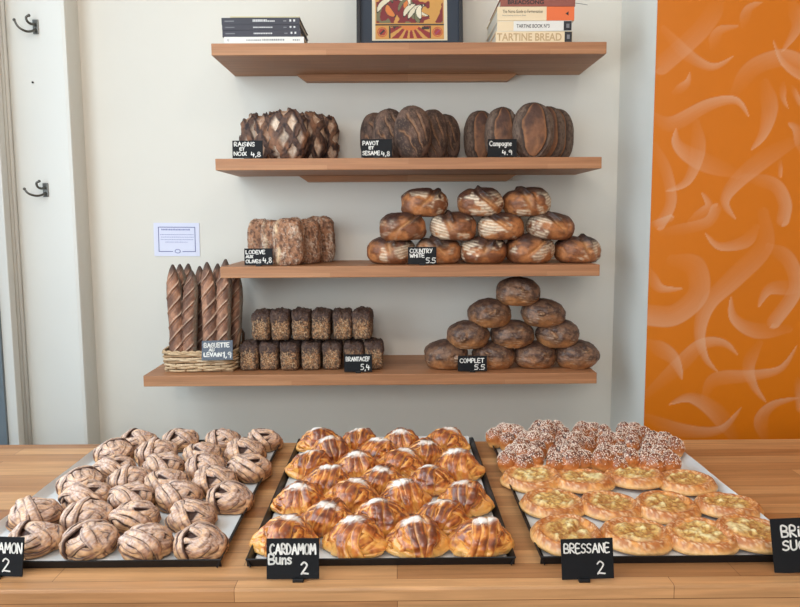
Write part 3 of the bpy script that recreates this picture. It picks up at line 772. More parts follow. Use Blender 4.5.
def brioche(seed):
    rr = random.Random(seed); V = []; Fc = []; Cc = []; 
    lobes = [(-.028, -.008, .025, .023), (.001, -.014, .023, .022), (.028, -.007, .026, .022), (-.015, .015, .032, .022), (.017, .016, .030, .021), (0, .002, .036, .018)]
    lobes = [(x+rr.uniform(-.004, .004), y+rr.uniform(-.003, .003), z+rr.uniform(-.004, .006), q*rr.uniform(.88, 1.08)) for x, y, z, q in lobes]
    p, F_ = dirs(56, 36); off = 0; sug = MB()
    for li, (x, y, z, q) in enumerate(lobes):
        r = 1+(fbm(p*2.4+li*3, seed)-.5)*.3; P = p*r[:, None]*np.array([q, q*.85, q*1.15])+np.array([x, y, z])
        low = P[:, 2] < .0; P[low, 2] *= .05
        n1 = fbm(p*4+li, seed+4)
        c = mixc(full(len(p), C(188, 112, 54)), C(116, 60, 32), ss(-.2, .8, p[:, 2]+(n1-.5)))
        c = mixc(c, C(56, 32, 28), ss(.56, .68, n1)*ss(.3, .7, p[:, 2])*.95)
        c = mixc(c, C(232, 180, 110), ss(-.1, -.6, p[:, 2])*.6)
        V.append(P); Cc.append(c); Fc += [tuple(i+off for i in f) for f in F_]; off += len(p)
    for li, (x, y, z, q) in enumerate(lobes):
        for k in range(280):
            while True:
                d = Vector((rr.gauss(0, 1), rr.gauss(0, 1), rr.gauss(0, 1))).normalized()
                if d.z > rr.uniform(-.1, .6): break
            pt = np.array([[d.x, d.y, d.z]]); rad = 1+(fbm(pt*2.4+li*3, seed)[0]-.5)*.3
            c = Vector((x+d.x*q*rad, y+d.y*q*.85*rad, z+d.z*q*1.15*rad)); s = rr.uniform(.0007, .0017)
            inside = any(((c.x-a)/(e))**2+((c.y-b2)/(e*.85))**2+((c.z-h)/(e*1.15))**2 < .85 for l2, (a, b2, h, e) in enumerate(lobes) if l2 != li)
            if inside: continue
            E = Euler((rr.uniform(0, 3), rr.uniform(0, 3), rr.uniform(0, 3))).to_matrix()
            vs = [c+E @ Vector(v)*s for v in ((1,0,0),(-1,0,0),(0,1,0),(0,-1,0),(0,0,.8),(0,0,-.8))]
            sug.add(vs, [(0,2,4),(2,1,4),(1,3,4),(3,0,4),(2,0,5),(1,2,5),(3,1,5),(0,3,5)])
    V = np.concatenate(V); zmin = V[:, 2].min(); V[:, 2] -= zmin; sug.v = [(a, b2, c-zmin) for a, b2, c in sug.v]
    me = tomesh('brioche', V, Fc, np.concatenate([np.concatenate(Cc), np.full((len(V), 1), .42)], 1), True, M_brio)
    sm = tomesh('pearl_sugar', sug.v, sug.f, None, False, M_sugar)
    return me, sm

def bressane(seed):
    rr = random.Random(seed); nr, na = 34, 96
    rad = np.concatenate([np.linspace(.02, 1, nr), [.99, .93]]); ph = np.linspace(0, 2*math.pi, na, endpoint=False)
    Rr, Ph = np.meshgrid(np.arange(len(rad)), ph, indexing='ij'); rv = rad[Rr]
    x = (rv*np.cos(Ph)).ravel(); y = (rv*np.sin(Ph)).ravel(); k = Rr.ravel(); r = rv.ravel()
    q = np.stack([x, y, x*0], 1)
    rim = np.exp(-((r-.80)/.17)**2)*(1+.35*(fbm(q*2.5, seed)-.5))
    wob = fbm(np.stack([np.cos(Ph).ravel()*1.3, np.sin(Ph).ravel()*1.3, x*0], 1), seed+2)
    inner = 1-ss(.5+.2*(wob-.5), .72+.2*(wob-.5), r)
    n1 = fbm(q*5, seed+3); n2 = fbm(q*16, seed+6)
    z = .008+.008*inner+.011*rim+inner*.012*(n1-.4)+.0015*(n2-.5)
    z = np.where(k < nr, z*np.sqrt(np.clip(1-ss(.86, 1.02, r)*.75, 0, 1)), 0)
    z = np.where(k == nr, .002, z); z = np.where(k > nr, 0, z)
    sc = .0585*(1+.12*(wob-.5)); ax = rr.uniform(.95, 1.06)
    P = np.stack([x*sc*ax, y*sc/ax, z], 1)
    col = mixc(full(len(r), C(216, 150, 80)), C(172, 100, 48), ss(.35, .7, n1*.7+rim*.3+(n2-.5)*.5))
    col = mixc(col, C(232, 190, 126), ss(.92, 1, r)*.6)
    cst = mixc(full(len(r), C(206, 168, 98)), C(164, 116, 60), ss(.42, .6, n2)); cst = mixc(cst, C(222, 204, 152), ss(.55, .75, n1)); cst = mixc(cst, C(160, 96, 50), ss(.5, .25, n1)*.6)
    col = mixc(col, cst, inner)
    col = mixc(col, C(244, 222, 186), ss(.56, .68, fbm(q*40, seed+8))*.6*rim)
    n = na; F_ = []
    for a in range(len(rad)-1):
        for i in range(n):
            j2 = (i+1) % n; F_.append((a*n+i, (a+1)*n+i, (a+1)*n+j2, a*n+j2))
    F_.append(tuple(range(n-1, -1, -1))[::-1])
    F_.append(tuple((len(rad)-1)*n+i for i in range(n-1, -1, -1)))
    return tomesh('sugar_tart', P, F_, np.concatenate([col, np.full((len(r), 1), .45)], 1), True, M_bres)

# ---- breads
def campagne(seed, sx=1.0):
    p, F_ = dirs(130, 100); a, b_, c = .060*sx, .040, .086
    r = superell(p, 2.3); X = p[:, 0]*r; Z = p[:, 2]*r; front = ss(.1, -.25, p[:, 1])
    n1 = fbm(p*3, seed); n2 = fbm(p*14, seed+3)
    half = (.60+.1*(n1-.5))*np.sqrt(np.clip(1-((Z-.05)/.92)**2, 0, 1)); e = np.abs(X+.12*(n1-.5)+.03*np.sin(Z*6+seed))-half
    groove = np.exp(-(e/.055)**2)*front*(np.abs(Z-.05) < .92)
    lip = np.exp(-((e-.10)/.05)**2)*front*(np.abs(Z) < .85)
    inner = (1-ss(-.06, .0, e))*front
    r = r*(1-.07*groove+.05*lip+.03*inner+(n1-.5)*.06+(n2-.5)*.012)
    col = mixc(full(len(p), C(112, 92, 78)), C(78, 58, 48), ss(.4, .7, n2))
    inn = mixc(full(len(p), C(124, 84, 60)), C(80, 54, 44), ss(.35, .75, n1+.35*(Z)))
    inn = mixc(inn, C(176, 120, 76), ss(-.22, -.08, e)*.5)
    vein = np.exp(-((X+.1*np.sin(Z*5))/.1)**2)*ss(.0, -.4, Z); inn = mixc(inn, C(176, 124, 84), vein*.4)
    col = mixc(col, inn, inner); col = mixc(col, C(40, 28, 24), groove*.8); col = mixc(col, C(58, 40, 34), ss(.75, 1, Z)*.8)
    return finish('campagne', p*r[:, None]*np.array([a, b_, c]), F_, col, M_crust, flat=-c*.93, rough=.75)
def pavot(seed, sx=1.0):
    p, F_ = dirs(140, 100); a, b_, c = .058*sx, .040, .086
    r = superell(p, 2.3); X = p[:, 0]*r; Z = p[:, 2]*r; front = ss(.1, -.2, p[:, 1])
    n1 = fbm(p*3, seed); n2 = fbm(p*30, seed+3)
    t = (Z+X*1.25+.5*X*X+.5*(n1-.5))*1.35+.6+seed*.13; fr = t-np.floor(t); live = front*ss(.92, .7, np.hypot(X/.92, Z/.92))
    g = np.exp(-((fr-.5)/.10)**2)*live; lip = np.exp(-((fr-.68)/.08)**2)*live
    r = r*(1-.06*g+.07*lip+(n1-.5)*.08+(n2-.5)*.015)
    col = mixc(full(len(p), C(102, 78, 66)), C(62, 46, 40), ss(.4, .65, n1)); col = mixc(col, C(140, 114, 92), ss(.58, .75, n2)*.6)
    col = mixc(col, C(156, 112, 78), g*.7); col = mixc(col, C(46, 32, 28), np.exp(-((fr-.4)/.05)**2)*live*.8)
    return finish('poppy_seed_loaf', p*r[:, None]*np.array([a, b_, c]), F_, col, M_crust, flat=-c*.93, rough=.8)
def raisin(seed, sx=1.0):
    p, F_ = dirs(160, 116); a, b_, c = .060*sx, .042, .083
    r = superell(p, 2.5); X = p[:, 0]*r; Z = p[:, 2]*r; n1 = fbm(p*2.6, seed); n2 = fbm(p*9, seed+3); n5 = fbm(p*2, seed+50)
    Xw = X+.32*(n1-.5); Zw = Z+.32*(n5-.5)
    u1 = (Xw*1.15+Zw*.8)*1.12+.3+seed*.17; u2 = (Xw*1.15-Zw*.8)*1.12+.1+seed*.11
    f1, f2 = u1-np.floor(u1), u2-np.floor(u2); d = np.minimum(np.minimum(f1, 1-f1), np.minimum(f2, 1-f2))
    cell = vnoise(np.stack([np.floor(u1)+.5, np.floor(u2)+.5, u1*0+seed], 1), 3)
    dia = ss(.17, .25, d+(n2-.5)*.08)
    r = r*(1-.10*dia+.03*np.exp(-((d-.13)/.05)**2)+(n1-.5)*.12+(n2-.5)*.025)
    col = mixc(full(len(p), C(92, 66, 54)), C(50, 34, 32), ss(.4, .6, n2)); col = mixc(col, C(156, 108, 76), ss(.52, .75, n1)*.6)
    dc = mixc(full(len(p), C(232, 212, 190)), C(164, 122, 94), ss(.3, .75, n2*.5+cell*.6)); col = mixc(col, dc, dia*(.35+.65*ss(.15, .45, cell)))
    return finish('raisin_nut_loaf', p*r[:, None]*np.array([a, b_, c]), F_, col, M_crust, flat=-c*.93, rough=.7)
def olive(seed, sx=1.0):
    p, F_ = dirs(130, 100); a, b_, c = .050*sx, .036, .080
    r = superell(p, 3.6); X = p[:, 0]*r; Z = p[:, 2]*r; n1 = fbm(p*2.5, seed); n2 = fbm(p*9, seed+3, 4); n3 = fbm(p*22, seed+8)
    r = r*(1+(n1-.5)*.22+(n2-.5)*.09)
    col = mixc(full(len(p), C(164, 118, 88)), C(104, 72, 56), ss(.4, .65, n2)); col = mixc(col, C(214, 196, 176), ss(.5, .68, .6*n3+.4*n1)*.75)
    st = np.exp(-((X+.62+.1*np.sin(Z*4+seed))/.10)**2)*ss(.3, -.1, p[:, 1])*ss(.35, .6, n1); col = mixc(col, C(226, 198, 158), st*.8*(.4+.6*(seed % 3 == 0)))
    col = mixc(col, C(58, 42, 40), ss(.28, .2, n2)*.9)
    return finish('olive_loaf', p*r[:, None]*np.array([a, b_, c]), F_, col, M_crust, flat=-c*.93, rough=.85)
def country(seed, flour=1.0):
    rr = random.Random(seed); p, F_ = dirs(170, 96); a, b_, c = .076, .070, .0515
    r = superell(p, 2.45); X = p[:, 0]*r; Z = p[:, 2]*r; n1 = fbm(p*2.4, seed); n2 = fbm(p*12, seed+3); n3 = fbm(p*1.9+4, seed+11)
    x0 = rr.uniform(-.3, .3); sl = rr.choice((-1, 1))*rr.uniform(.2, .9); cut = X-x0-sl*(Z-.2)+.25*(n1-.5); liv = ss(-.45, .2, Z)*ss(1, .6, np.abs(cut))
    g = np.exp(-(cut/.12)**2)*liv; lip = np.exp(-((cut-.22)/.08)**2)*liv*ss(.0, .6, Z)
    r = r*(1-.09*g+.13*lip+(n1-.5)*.16+(n2-.5)*.02)
    col = mixc(full(len(p), C(176, 114, 68)), C(120, 72, 44), ss(.35, .62, n1))
    col = mixc(col, C(206, 152, 98), g*.6)
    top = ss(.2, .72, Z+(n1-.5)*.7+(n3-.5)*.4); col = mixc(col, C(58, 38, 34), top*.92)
    wv = Z-.35*X*X+.1*(n1-.5)
    lines = ss(.0, .7, np.sin(wv*34)); xs_ = rr.choice((-1, 1)); flour = flour*rr.choice((.3, .8, 1, 1))
    patch = ss(.50, .60, n3+.16*xs_*X)*ss(.85, .35, Z)*ss(.12, .3, np.abs(cut))*ss(.35, .55, fbm(p*5, seed+30)+.15)
    col = mixc(col, C(232, 214, 186), patch*(.45+.55*lines)*.9*flour)
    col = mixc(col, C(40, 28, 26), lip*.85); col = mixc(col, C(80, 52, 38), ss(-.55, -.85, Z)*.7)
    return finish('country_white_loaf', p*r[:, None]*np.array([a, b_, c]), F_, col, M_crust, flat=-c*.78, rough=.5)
def complet(seed):
    rr = random.Random(seed); p, F_ = dirs(170, 96); a, b_, c = .076, .070, .053
    r = superell(p, 2.15); X = p[:, 0]*r; Z = p[:, 2]*r; n1 = fbm(p*2.2, seed); n2 = fbm(p*20, seed+3); n3 = fbm(p*5, seed+11)
    ang = rr.uniform(-1.2, 1.2); cx, cz = rr.uniform(-.25, .35), rr.uniform(.0, .45); ln = rr.uniform(.15, .4)
    q1 = (X-cx)*math.cos(ang)+(Z-cz)*math.sin(ang); q2 = -(X-cx)*math.sin(ang)+(Z-cz)*math.cos(ang)+.2*(n3-.5); f_ = ss(.1, -.3, p[:, 1])
    el = ss(ln, ln*.3, np.abs(q1))*f_; cut = np.exp(-(q2/.09)**2)*el
    r = r*(1+.08*cut-.07*np.exp(-((q2-.15)/.08)**2)*el+(n1-.5)*.17+(n3-.5)*.05+(n2-.5)*.016)
    col = mixc(full(len(p), C(122, 88, 66)), C(78, 54, 44), ss(.35, .62, n3)); col = mixc(col, C(150, 120, 94), ss(.55, .75, n2)*.5)
    col = mixc(col, C(176, 118, 70), ss(.1, -.7, Z+(n1-.5)*1.2)*.8); col = mixc(col, C(190, 146, 104), cut*.45*ss(.4, .6, n2)); col = mixc(col, C(56, 40, 36), ss(.3, .95, Z)*.65)
    wh = ss(.58, .66, fbm(p*3+2, seed+60))*ss(.3, -.2, Z)*ss(.2, .8, np.sin(Z*40+X*8)); col = mixc(col, C(222, 206, 180), wh*.25)
    return finish('wholemeal_loaf', p*r[:, None]*np.array([a, b_, c]), F_, col, M_crust, flat=-c*.78, rough=.48)
def seeded(seed):
    p, F_ = dirs(120, 110); a, b_, c = .0315*K, .058, .054
    r = superell(p, 6.0); X = p[:, 0]*r; Z = p[:, 2]*r; n1 = fbm(p*3, seed); n2 = fbm(np.stack([X*9, p[:, 1]*r*14, Z*12], 1), seed+3, 2); n3 = fbm(np.stack([X*20, p[:, 1]*r*30, Z*26], 1), seed+7, 2)
    top = ss(.2, .6, Z+(n1-.5)*.9+(n2-.5)*.5)
    Pp = p*r[:, None]*np.array([a, b_, c])
    Pp *= (1+(n1-.5)*.08+(n2-.5)*.07+(n3-.5)*.04)[:, None]
    Pp[:, 0] *= 1+.10*top; Pp[:, 2] += top*(fbm(np.stack([X*2.2, p[:, 1]*r*3, X*0], 1), seed+21)-.5)*.024
    col = mixc(full(len(p), C(150, 110, 78)), C(62, 44, 36), ss(.35, .6, n2)); col = mixc(col, C(214, 186, 148), ss(.62, .74, n3)*.8)
    ctr = np.exp(-(X/.5)**2-((Z+.25)/.35)**2)*ss(.2, -.5, p[:, 1]); col = mixc(col, C(178, 124, 72), ctr*.55*ss(.62, .5, n3))
    col = mixc(col, C(60, 42, 38), top*.88); col = mixc(col, C(112, 86, 70), top*ss(.6, .72, n3)*.6)
    return finish('seeded_rye_loaf', Pp, F_, col, M_crust, flat=-c*.97, rough=.8)
def baguette(seed, L_=.40):
    rr = random.Random(seed); nu, nv = 56, 200
    t = np.linspace(0, 1, nv); ph = np.linspace(0, 2*math.pi, nu, endpoint=False); T, Pp = np.meshgrid(t, ph, indexing='ij'); T = T.ravel(); Pp = Pp.ravel()
    prof = np.where(T < .1, np.sqrt(np.clip(1-((.1-T)/.1)**2, 0, 1))*.999+.001, 1)*np.where(T > .72, (1-((T-.72)/.28)**2.0*.93)**.8, 1)
    front = np.cos(Pp+math.pi/2+.25); q = np.stack([np.cos(Pp)*1.2, np.sin(Pp)*1.2, T*9], 1); n1 = fbm(q, seed); n2 = fbm(q*7, seed+4)
    a_ = Pp+math.pi/2; a_ = (a_+math.pi) % (2*math.pi)-math.pi
    s = T*7.0-a_*.55+.15*(n1-.5)+rr.random(); fr = s-np.floor(s); liv = ss(1.35, .9, np.abs(a_+.15))*ss(.03, .1, T)*ss(.97, .88, T)
    g = np.exp(-((fr-.38)/.09)**2)*liv; lip = np.exp(-((fr-.56)/.07)**2)*liv
    r = .0232*prof*(1-.14*g+.15*lip+(n1-.5)*.12+(n2-.5)*.03)
    bend = .006*np.sin(T*3+seed)
    P = np.stack([r*np.cos(Pp)+bend, r*np.sin(Pp), T*L_], 1)
    col = mixc(full(len(T), C(128, 94, 74)), C(86, 64, 54), ss(.35, .65, n2)); body = mixc(full(len(T), C(170, 124, 98)), C(116, 82, 66), ss(.35, .65, n1))
    col = mixc(col, body, liv); col = mixc(col, C(66, 44, 38), np.exp(-((fr-.28)/.05)**2)*liv*.7); col = mixc(col, C(206, 178, 154), np.exp(-((fr-.60)/.045)**2)*liv*.75)
    side = ss(.75, 1.25, a_)*ss(2.4, 1.6, a_); col = mixc(col, C(140, 134, 122), side*.85*ss(.25, .55, n2)); col = mixc(col, C(60, 48, 44), ss(.9, 1, T)*.8)
    F_ = []
    for j in range(nv-1):
        for i in range(nu):
            k = (i+1) % nu; F_.append((j*nu+i, j*nu+k, (j+1)*nu+k, (j+1)*nu+i))
    F_.append(tuple(range(nu-1, -1, -1))); F_.append(tuple((nv-1)*nu+i for i in range(nu)))
    return tomesh('baguette', P, F_, np.concatenate([col, np.full((len(T), 1), .75)], 1), True, M_crust)

# ------------------------------------------------------------------ trays
TR = .4; zp = Z_CT+.0042
y0t = at_z(400, 567, Z_CT).y; 
def tray(xr=None, xl=None, which='', depth=.605, yaw=0, cover=''):
    x0 = xl if xl is not None else xr-TR
    o = empty('baking_tray', (x0+TR/2, y0t+depth/2, Z_CT), (0, 0, yaw)); h = .0135; w = TR/2; d = depth/2; fl = .005; t = .0016
    m = MB().box(-w+fl, w-fl, -d+fl, d-fl, .0004, .0024)
    def wall(ax, ay, bx, by):   # slanted rim piece from inner floor to outer lip
        nx, ny = (ay-by), (bx-ax); L_ = math.hypot(nx, ny); nx /= L_; ny /= L_   # inward normal
        v = [(ax+nx*fl, ay+ny*fl, .0004), (bx+nx*fl, by+ny*fl, .0004), (bx, by, h), (ax, ay, h),
             (ax+nx*(fl+t), ay+ny*(fl+t), .0024), (bx+nx*(fl+t), by+ny*(fl+t), .0024), (bx+nx*t, by+ny*t, h), (ax+nx*t, ay+ny*t, h)]
        m.add(v, [(0,1,2,3), (7,6,5,4), (3,2,6,7), (0,3,7,4), (1,5,6,2)])
    wall(-w, -d, w, -d); wall(w, -d, w, d); wall(w, d, -w, d); wall(-w, d, -w, -d)
    m.build('pan', M_tray, o)
    rimm = MB().tube([(-w, -d, h), (w, -d, h), (w, d, h), (-w, d, h)], .0016, 6, closed=True); rimm.build('rolled_rim', M_tray, o)
    tag(o, 'black metal baking tray holding the '+which, 'baking tray', 'baking trays on the counter')
    # baking paper
    nx, ny = 40, 60; X, Y = np.meshgrid(np.linspace(-w+(-.0005 if 'L' in cover else .009), w-(-.0005 if 'R' in cover else .009), nx*2), np.linspace(-d+.009, d-(-.0005 if 'B' in cover else .009), ny*2)); nx *= 2; ny *= 2
    up = np.zeros(X.size)
    for ch, dist in (('L', X.ravel()+w), ('R', w-X.ravel()), ('B', d-Y.ravel())):
        if ch in cover: up = np.maximum(up, ss(.0085, .001, dist))
    P = np.stack([X.ravel(), Y.ravel(), .0032+up*.0135+(.0006+.0015*up)*fbm(np.stack([X.ravel()*20, Y.ravel()*20, X.ravel()*0], 1), 4)], 1)
    Fq = [(j*nx+i, j*nx+i+1, (j+1)*nx+i+1, (j+1)*nx+i) for j in range(ny-1) for i in range(nx-1)]
    q = link('baking_paper', tomesh('baking_paper', P, Fq, None, True, M_paper), None, None, (o.location.x, o.location.y, Z_CT), (0, 0, yaw))
    tag(q, 'white baking paper lining the tray of '+which, 'baking paper')
    return o
xr1 = at_z(222, 566, Z_CT).x; xl2 = at_z(247, 567, Z_CT).x; xl3 = at_z(541, 566, Z_CT).x
tray(xr=xr1, which='cinnamon knots at the left', cover='L')
tray(xl=xl2, which='glossy cardamom buns in the middle', cover='B')
tray(xl=xl3, which='brioches and round tarts at the right', cover='RB')

ORD = ['first', 'second', 'third', 'fourth', 'fifth', 'sixth', 'seventh', 'eighth']
def place_rows(name, rows, meshes, hgt, what, cat, tray_name, group, rot=6.28, extra=None, tilt=0, seed=1, sc=(.95, 1.05), dv=0, zf=.5, fixed=None):
    rr = random.Random(seed); k = 0; nrow = len(rows)
    for ri, row in enumerate(rows):
        for ci, (u, v) in enumerate(row):
            p = at_z(u, v+dv, zp+hgt*zf)
            rz = rr.uniform(-rot, rot)
            s = rr.uniform(*sc)
            rown = 'front row' if ri == 0 else ('back row' if ri == nrow-1 else ORD[ri]+' row from the front')
            pos = 'leftmost' if ci == 0 else ('rightmost' if ci == len(row)-1 else ORD[ci]+' from left')
            lab = '%s, %s in the %s, %s' % (what, pos, rown, tray_name)
            me = meshes[rr.randrange(len(meshes))] if not fixed else meshes[(k*fixed) % len(meshes)]
            if isinstance(me, tuple):
                o = empty(name, (p.x, p.y, zp), (0, 0, rz)); o.scale = (s, s, s)
                link('crumb_body', me[0], None, o); q = link('pearl_sugar', me[1], None, o); q['kind'] = 'stuff'
            else:
                o = link(name, me, None, None, (p.x, p.y, zp), (rr.uniform(-tilt, tilt), rr.uniform(-tilt, tilt), rz)); o.scale = (s, s, s)
                if tilt: o.location.z = zp+.058*s*(abs(math.sin(o.rotation_euler.x))+abs(math.sin(o.rotation_euler.y)))*.8
            tag(o, lab, cat, group); k += 1

cin_rows = [[(36,536),(91,538),(147,539),(202,540)], [(36,513),(87,515),(136,514),(192,514)], [(88,495),(132,497),(179,494),(231,496)],
            [(82,482),(129,479),(167,481),(215,480)], [(115,466),(164,465),(206,466),(250,467)], [(115,451),(156,452),(203,453),(245,451)], [(139,440),(181,439),(223,439),(264,439)]]
# left-hand column spreads at the back
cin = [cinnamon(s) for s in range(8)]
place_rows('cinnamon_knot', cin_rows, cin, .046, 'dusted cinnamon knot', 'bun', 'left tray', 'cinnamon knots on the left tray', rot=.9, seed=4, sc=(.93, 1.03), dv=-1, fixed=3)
card_rows = [[(285,535),(355,536.5),(417,536.5),(481,536.5)], [(327,517),(380,517),(443,517)], [(300,498),(352,497),(403,496),(465,498)], [(327,480),(381,480),(431,480)],
             [(312,465),(357,465),(401,464),(457,466)], [(331,452),(377,452),(425,453)], [(320,441),(360,441),(401,442),(446,442)]]
car = [cardamom(s+40) for s in range(8)]
place_rows('cardamom_bun', card_rows, car, .05, 'glossy cardamom bun', 'bun', 'middle tray', 'cardamom buns on the middle tray', rot=.4, seed=9, sc=(.96, 1.05), dv=-3, fixed=3)
bri_rows = [[(521,459),(568,460),(614,460),(656,460)], [(533,445),(573,445),(617,445),(661,446)], [(508,436),(548,434),(590,434),(632,435)]]
bri = [brioche(s+3) for s in range(4)]
place_rows('sugar_brioche', bri_rows, bri, .055, 'lumpy pearl-sugar brioche', 'brioche', 'right tray', 'pearl sugar brioches on the right tray', rot=.25, seed=5, sc=(.90, .97), fixed=1)
bres_rows = [[(567,541),(636,540),(700,541),(752,539)], [(552,508),(610,510),(666,511),(728,511)], [(532,483),(582,486),(634,482),(686,487)]]
brs = [bressane(s+3) for s in range(6)]
place_rows('sugar_tart', bres_rows, brs, .012, 'flat custard tart', 'tart', 'right tray', 'flat custard tarts on the right tray', rot=3, seed=2, sc=(.97, 1.03), dv=-4, tilt=.06, fixed=1, zf=.8)

# ------------------------------------------------------------------ breads on the shelves
def cluster(items, maker, k, what, group, cat='loaf'):
    """items: (u centre, v top, width px, Y, yaw deg, lean deg, label words)"""
    for i, (u, vt, wpx, Y, yaw, lab) in enumerate(items):
        top = at_y(u, vt, Y); w = wpx*Y/F; h = top.z-shelf_z[k]
        me = maker(i*7+k*31+5); vs = np.array([q.co[:] for q in me.vertices]); sx = w/(vs[:, 0].max()-vs[:, 0].min()); sz = h/vs[:, 2].max()
        # scale baked into the mesh so each loaf has true size
        sy = min(1, .076/(vs[:, 1].max()-vs[:, 1].min()))
        me.transform(Matrix.Diagonal((sx, sy, sz, 1)))
        o = link(me.name, me, None, None, (top.x, Y, shelf_z[k]+.0003), (0, 0, R(yaw)))
        tag(o, what+', '+lab, cat, group)
cluster([(257, 112.5, 36, 2.415, 8, 'leftmost and farthest back of its cluster'), (271, 111.5, 36, 2.335, 5, 'just left of the front one'), (288, 107.5, 42, 2.252, 0, 'the tall front one of its cluster'),
         (307, 111.5, 38, 2.337, -5, 'just right of the front one'), (322, 113.5, 34, 2.416, -8, 'rightmost and farthest back of its cluster')], raisin, 1, 'diamond-scored raisin and nut loaf', 'raisin and nut loaves on the second shelf')
cluster([(375, 112.5, 30, 2.415, 8, 'leftmost of its cluster'), (389, 108.5, 33, 2.335, 5, 'between the leftmost and the front one'), (412.5, 105.5, 37, 2.252, 0, 'the large front one of its cluster'),
         (432, 109.5, 32, 2.337, -5, 'between the front and rightmost ones'), (445, 114, 30, 2.416, -8, 'rightmost of its cluster')], pavot, 1, 'dark poppy seed loaf', 'poppy seed loaves on the second shelf')
cluster([(480, 110.5, 32, 2.415, 8, 'leftmost of its cluster'), (502, 107, 34, 2.335, 4, 'standing behind the Campagne sign'), (533.5, 102.5, 41, 2.252, 0, 'the large front one of its cluster'),
         (547, 106.5, 36, 2.337, -5, 'just right of the front one'), (556, 108.5, 35, 2.416, -8, 'rightmost of its cluster')], campagne, 1, 'upright oval country loaf', 'campagne loaves on the second shelf')
cluster([(262, 218.5, 30, 2.415, 6, 'leftmost of its cluster'), (275, 219.5, 30, 2.335, 4, 'between the leftmost and the front one'), (288.5, 217, 32, 2.25, 0, 'the front one of its cluster'),
         (305.5, 218.5, 32, 2.335, -4, 'between the front and rightmost ones'), (319, 215.5, 32, 2.415, -6, 'rightmost of its cluster')], olive, 2, 'floury rectangular olive loaf', 'olive loaves on the third shelf')

def stack(rows, makers, k, what, group, Y, step, wpx, hgt, words, yawr=25, seed=2):
    rr = random.Random(seed); n = 0
    for ri, row in enumerate(rows):
        for ci, u in enumerate(row):
            me = makers[n % len(makers)]
            me['w'] = max(v.co.x for v in me.vertices)-min(v.co.x for v in me.vertices)
            z = shelf_z[k]+.0003+ri*step
            p = at_y(u, 300, Y); 
            # pixel x given on the row's own height
            for _ in range(3):
                d = (p-CP); q = CR.transposed() @ Vector((p.x, Y, z+hgt/2)-CP if 0 else Vector((p.x-CP.x, Y-CP.y, z+hgt/2-CP.z))); uu = W/2+F*q.x/(-q.z); p.x += (u-uu)*Y/F
            pos = 'leftmost' if ci == 0 else ('rightmost' if ci == len(row)-1 else ORD[ci]+' from left')
            lab = what+', '+(words[ri] if len(row) == 1 else pos+' in the '+words[ri])
            o = link(me.name, me, None, None, (p.x, Y+rr.uniform(-.01, .01), z), (0, R(rr.uniform(-3, 3)), R(rr.uniform(-yawr, yawr))))
            s = wpx*Y/F/me.get('w', .15); o.scale = (s, s, s*rr.uniform(.97, 1.04)); tag(o, lab, 'loaf', group); n += 1
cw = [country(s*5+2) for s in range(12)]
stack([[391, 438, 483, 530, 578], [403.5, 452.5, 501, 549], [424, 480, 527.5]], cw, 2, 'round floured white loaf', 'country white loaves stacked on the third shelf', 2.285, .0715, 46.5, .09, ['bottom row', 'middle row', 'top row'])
cm = [complet(s*5+2) for s in range(10)]
stack([[446, 493, 535, 577], [468, 513, 558], [490, 542], [517]], cm, 3, 'round brown wholemeal loaf', 'wholemeal loaves in a pyramid on the bottom shelf', 2.275, .0655, 44.5, .09, ['bottom row', 'second row up', 'third row up', 'alone on top of the pyramid'], yawr=15, seed=5)
sd = [seeded(s*3+1) for s in range(7)]
def blocks():
    rr = random.Random(3); k = 0
    for ri, (row, word) in enumerate((([248.7, 269, 289.5, 310.3, 331, 353, 373.4], 'lower row'), ([260, 279.5, 299.5, 320, 341.5, 362.5], 'upper row'))):
        for ci, u in enumerate(row):
            Y = 2.30; z = shelf_z[3]+.0003+ri*.1005*K
            p = at_y(u, 355 if ri == 0 else 327, Y-.06)
            me = sd[(k*3) % 7]; hz = .099*K/max(v.co.z for v in me.vertices)
            o = link('seeded_rye_loaf', me, None, None, (p.x, Y+rr.uniform(-.006, .006), z), (0, R(rr.uniform(-2, 2))*ri, R(rr.uniform(-4, 4))))
            o.scale = (.98, 1, hz*(1 if ri == 0 else 1.04))
            pos = 'leftmost' if ci == 0 else ('rightmost' if ci == len(row)-1 else ORD[ci]+' from left')
            tag(o, 'small dark block loaf with seeds, %s in the %s' % (pos, word), 'loaf', 'seeded block loaves on the bottom shelf'); k += 1
blocks()

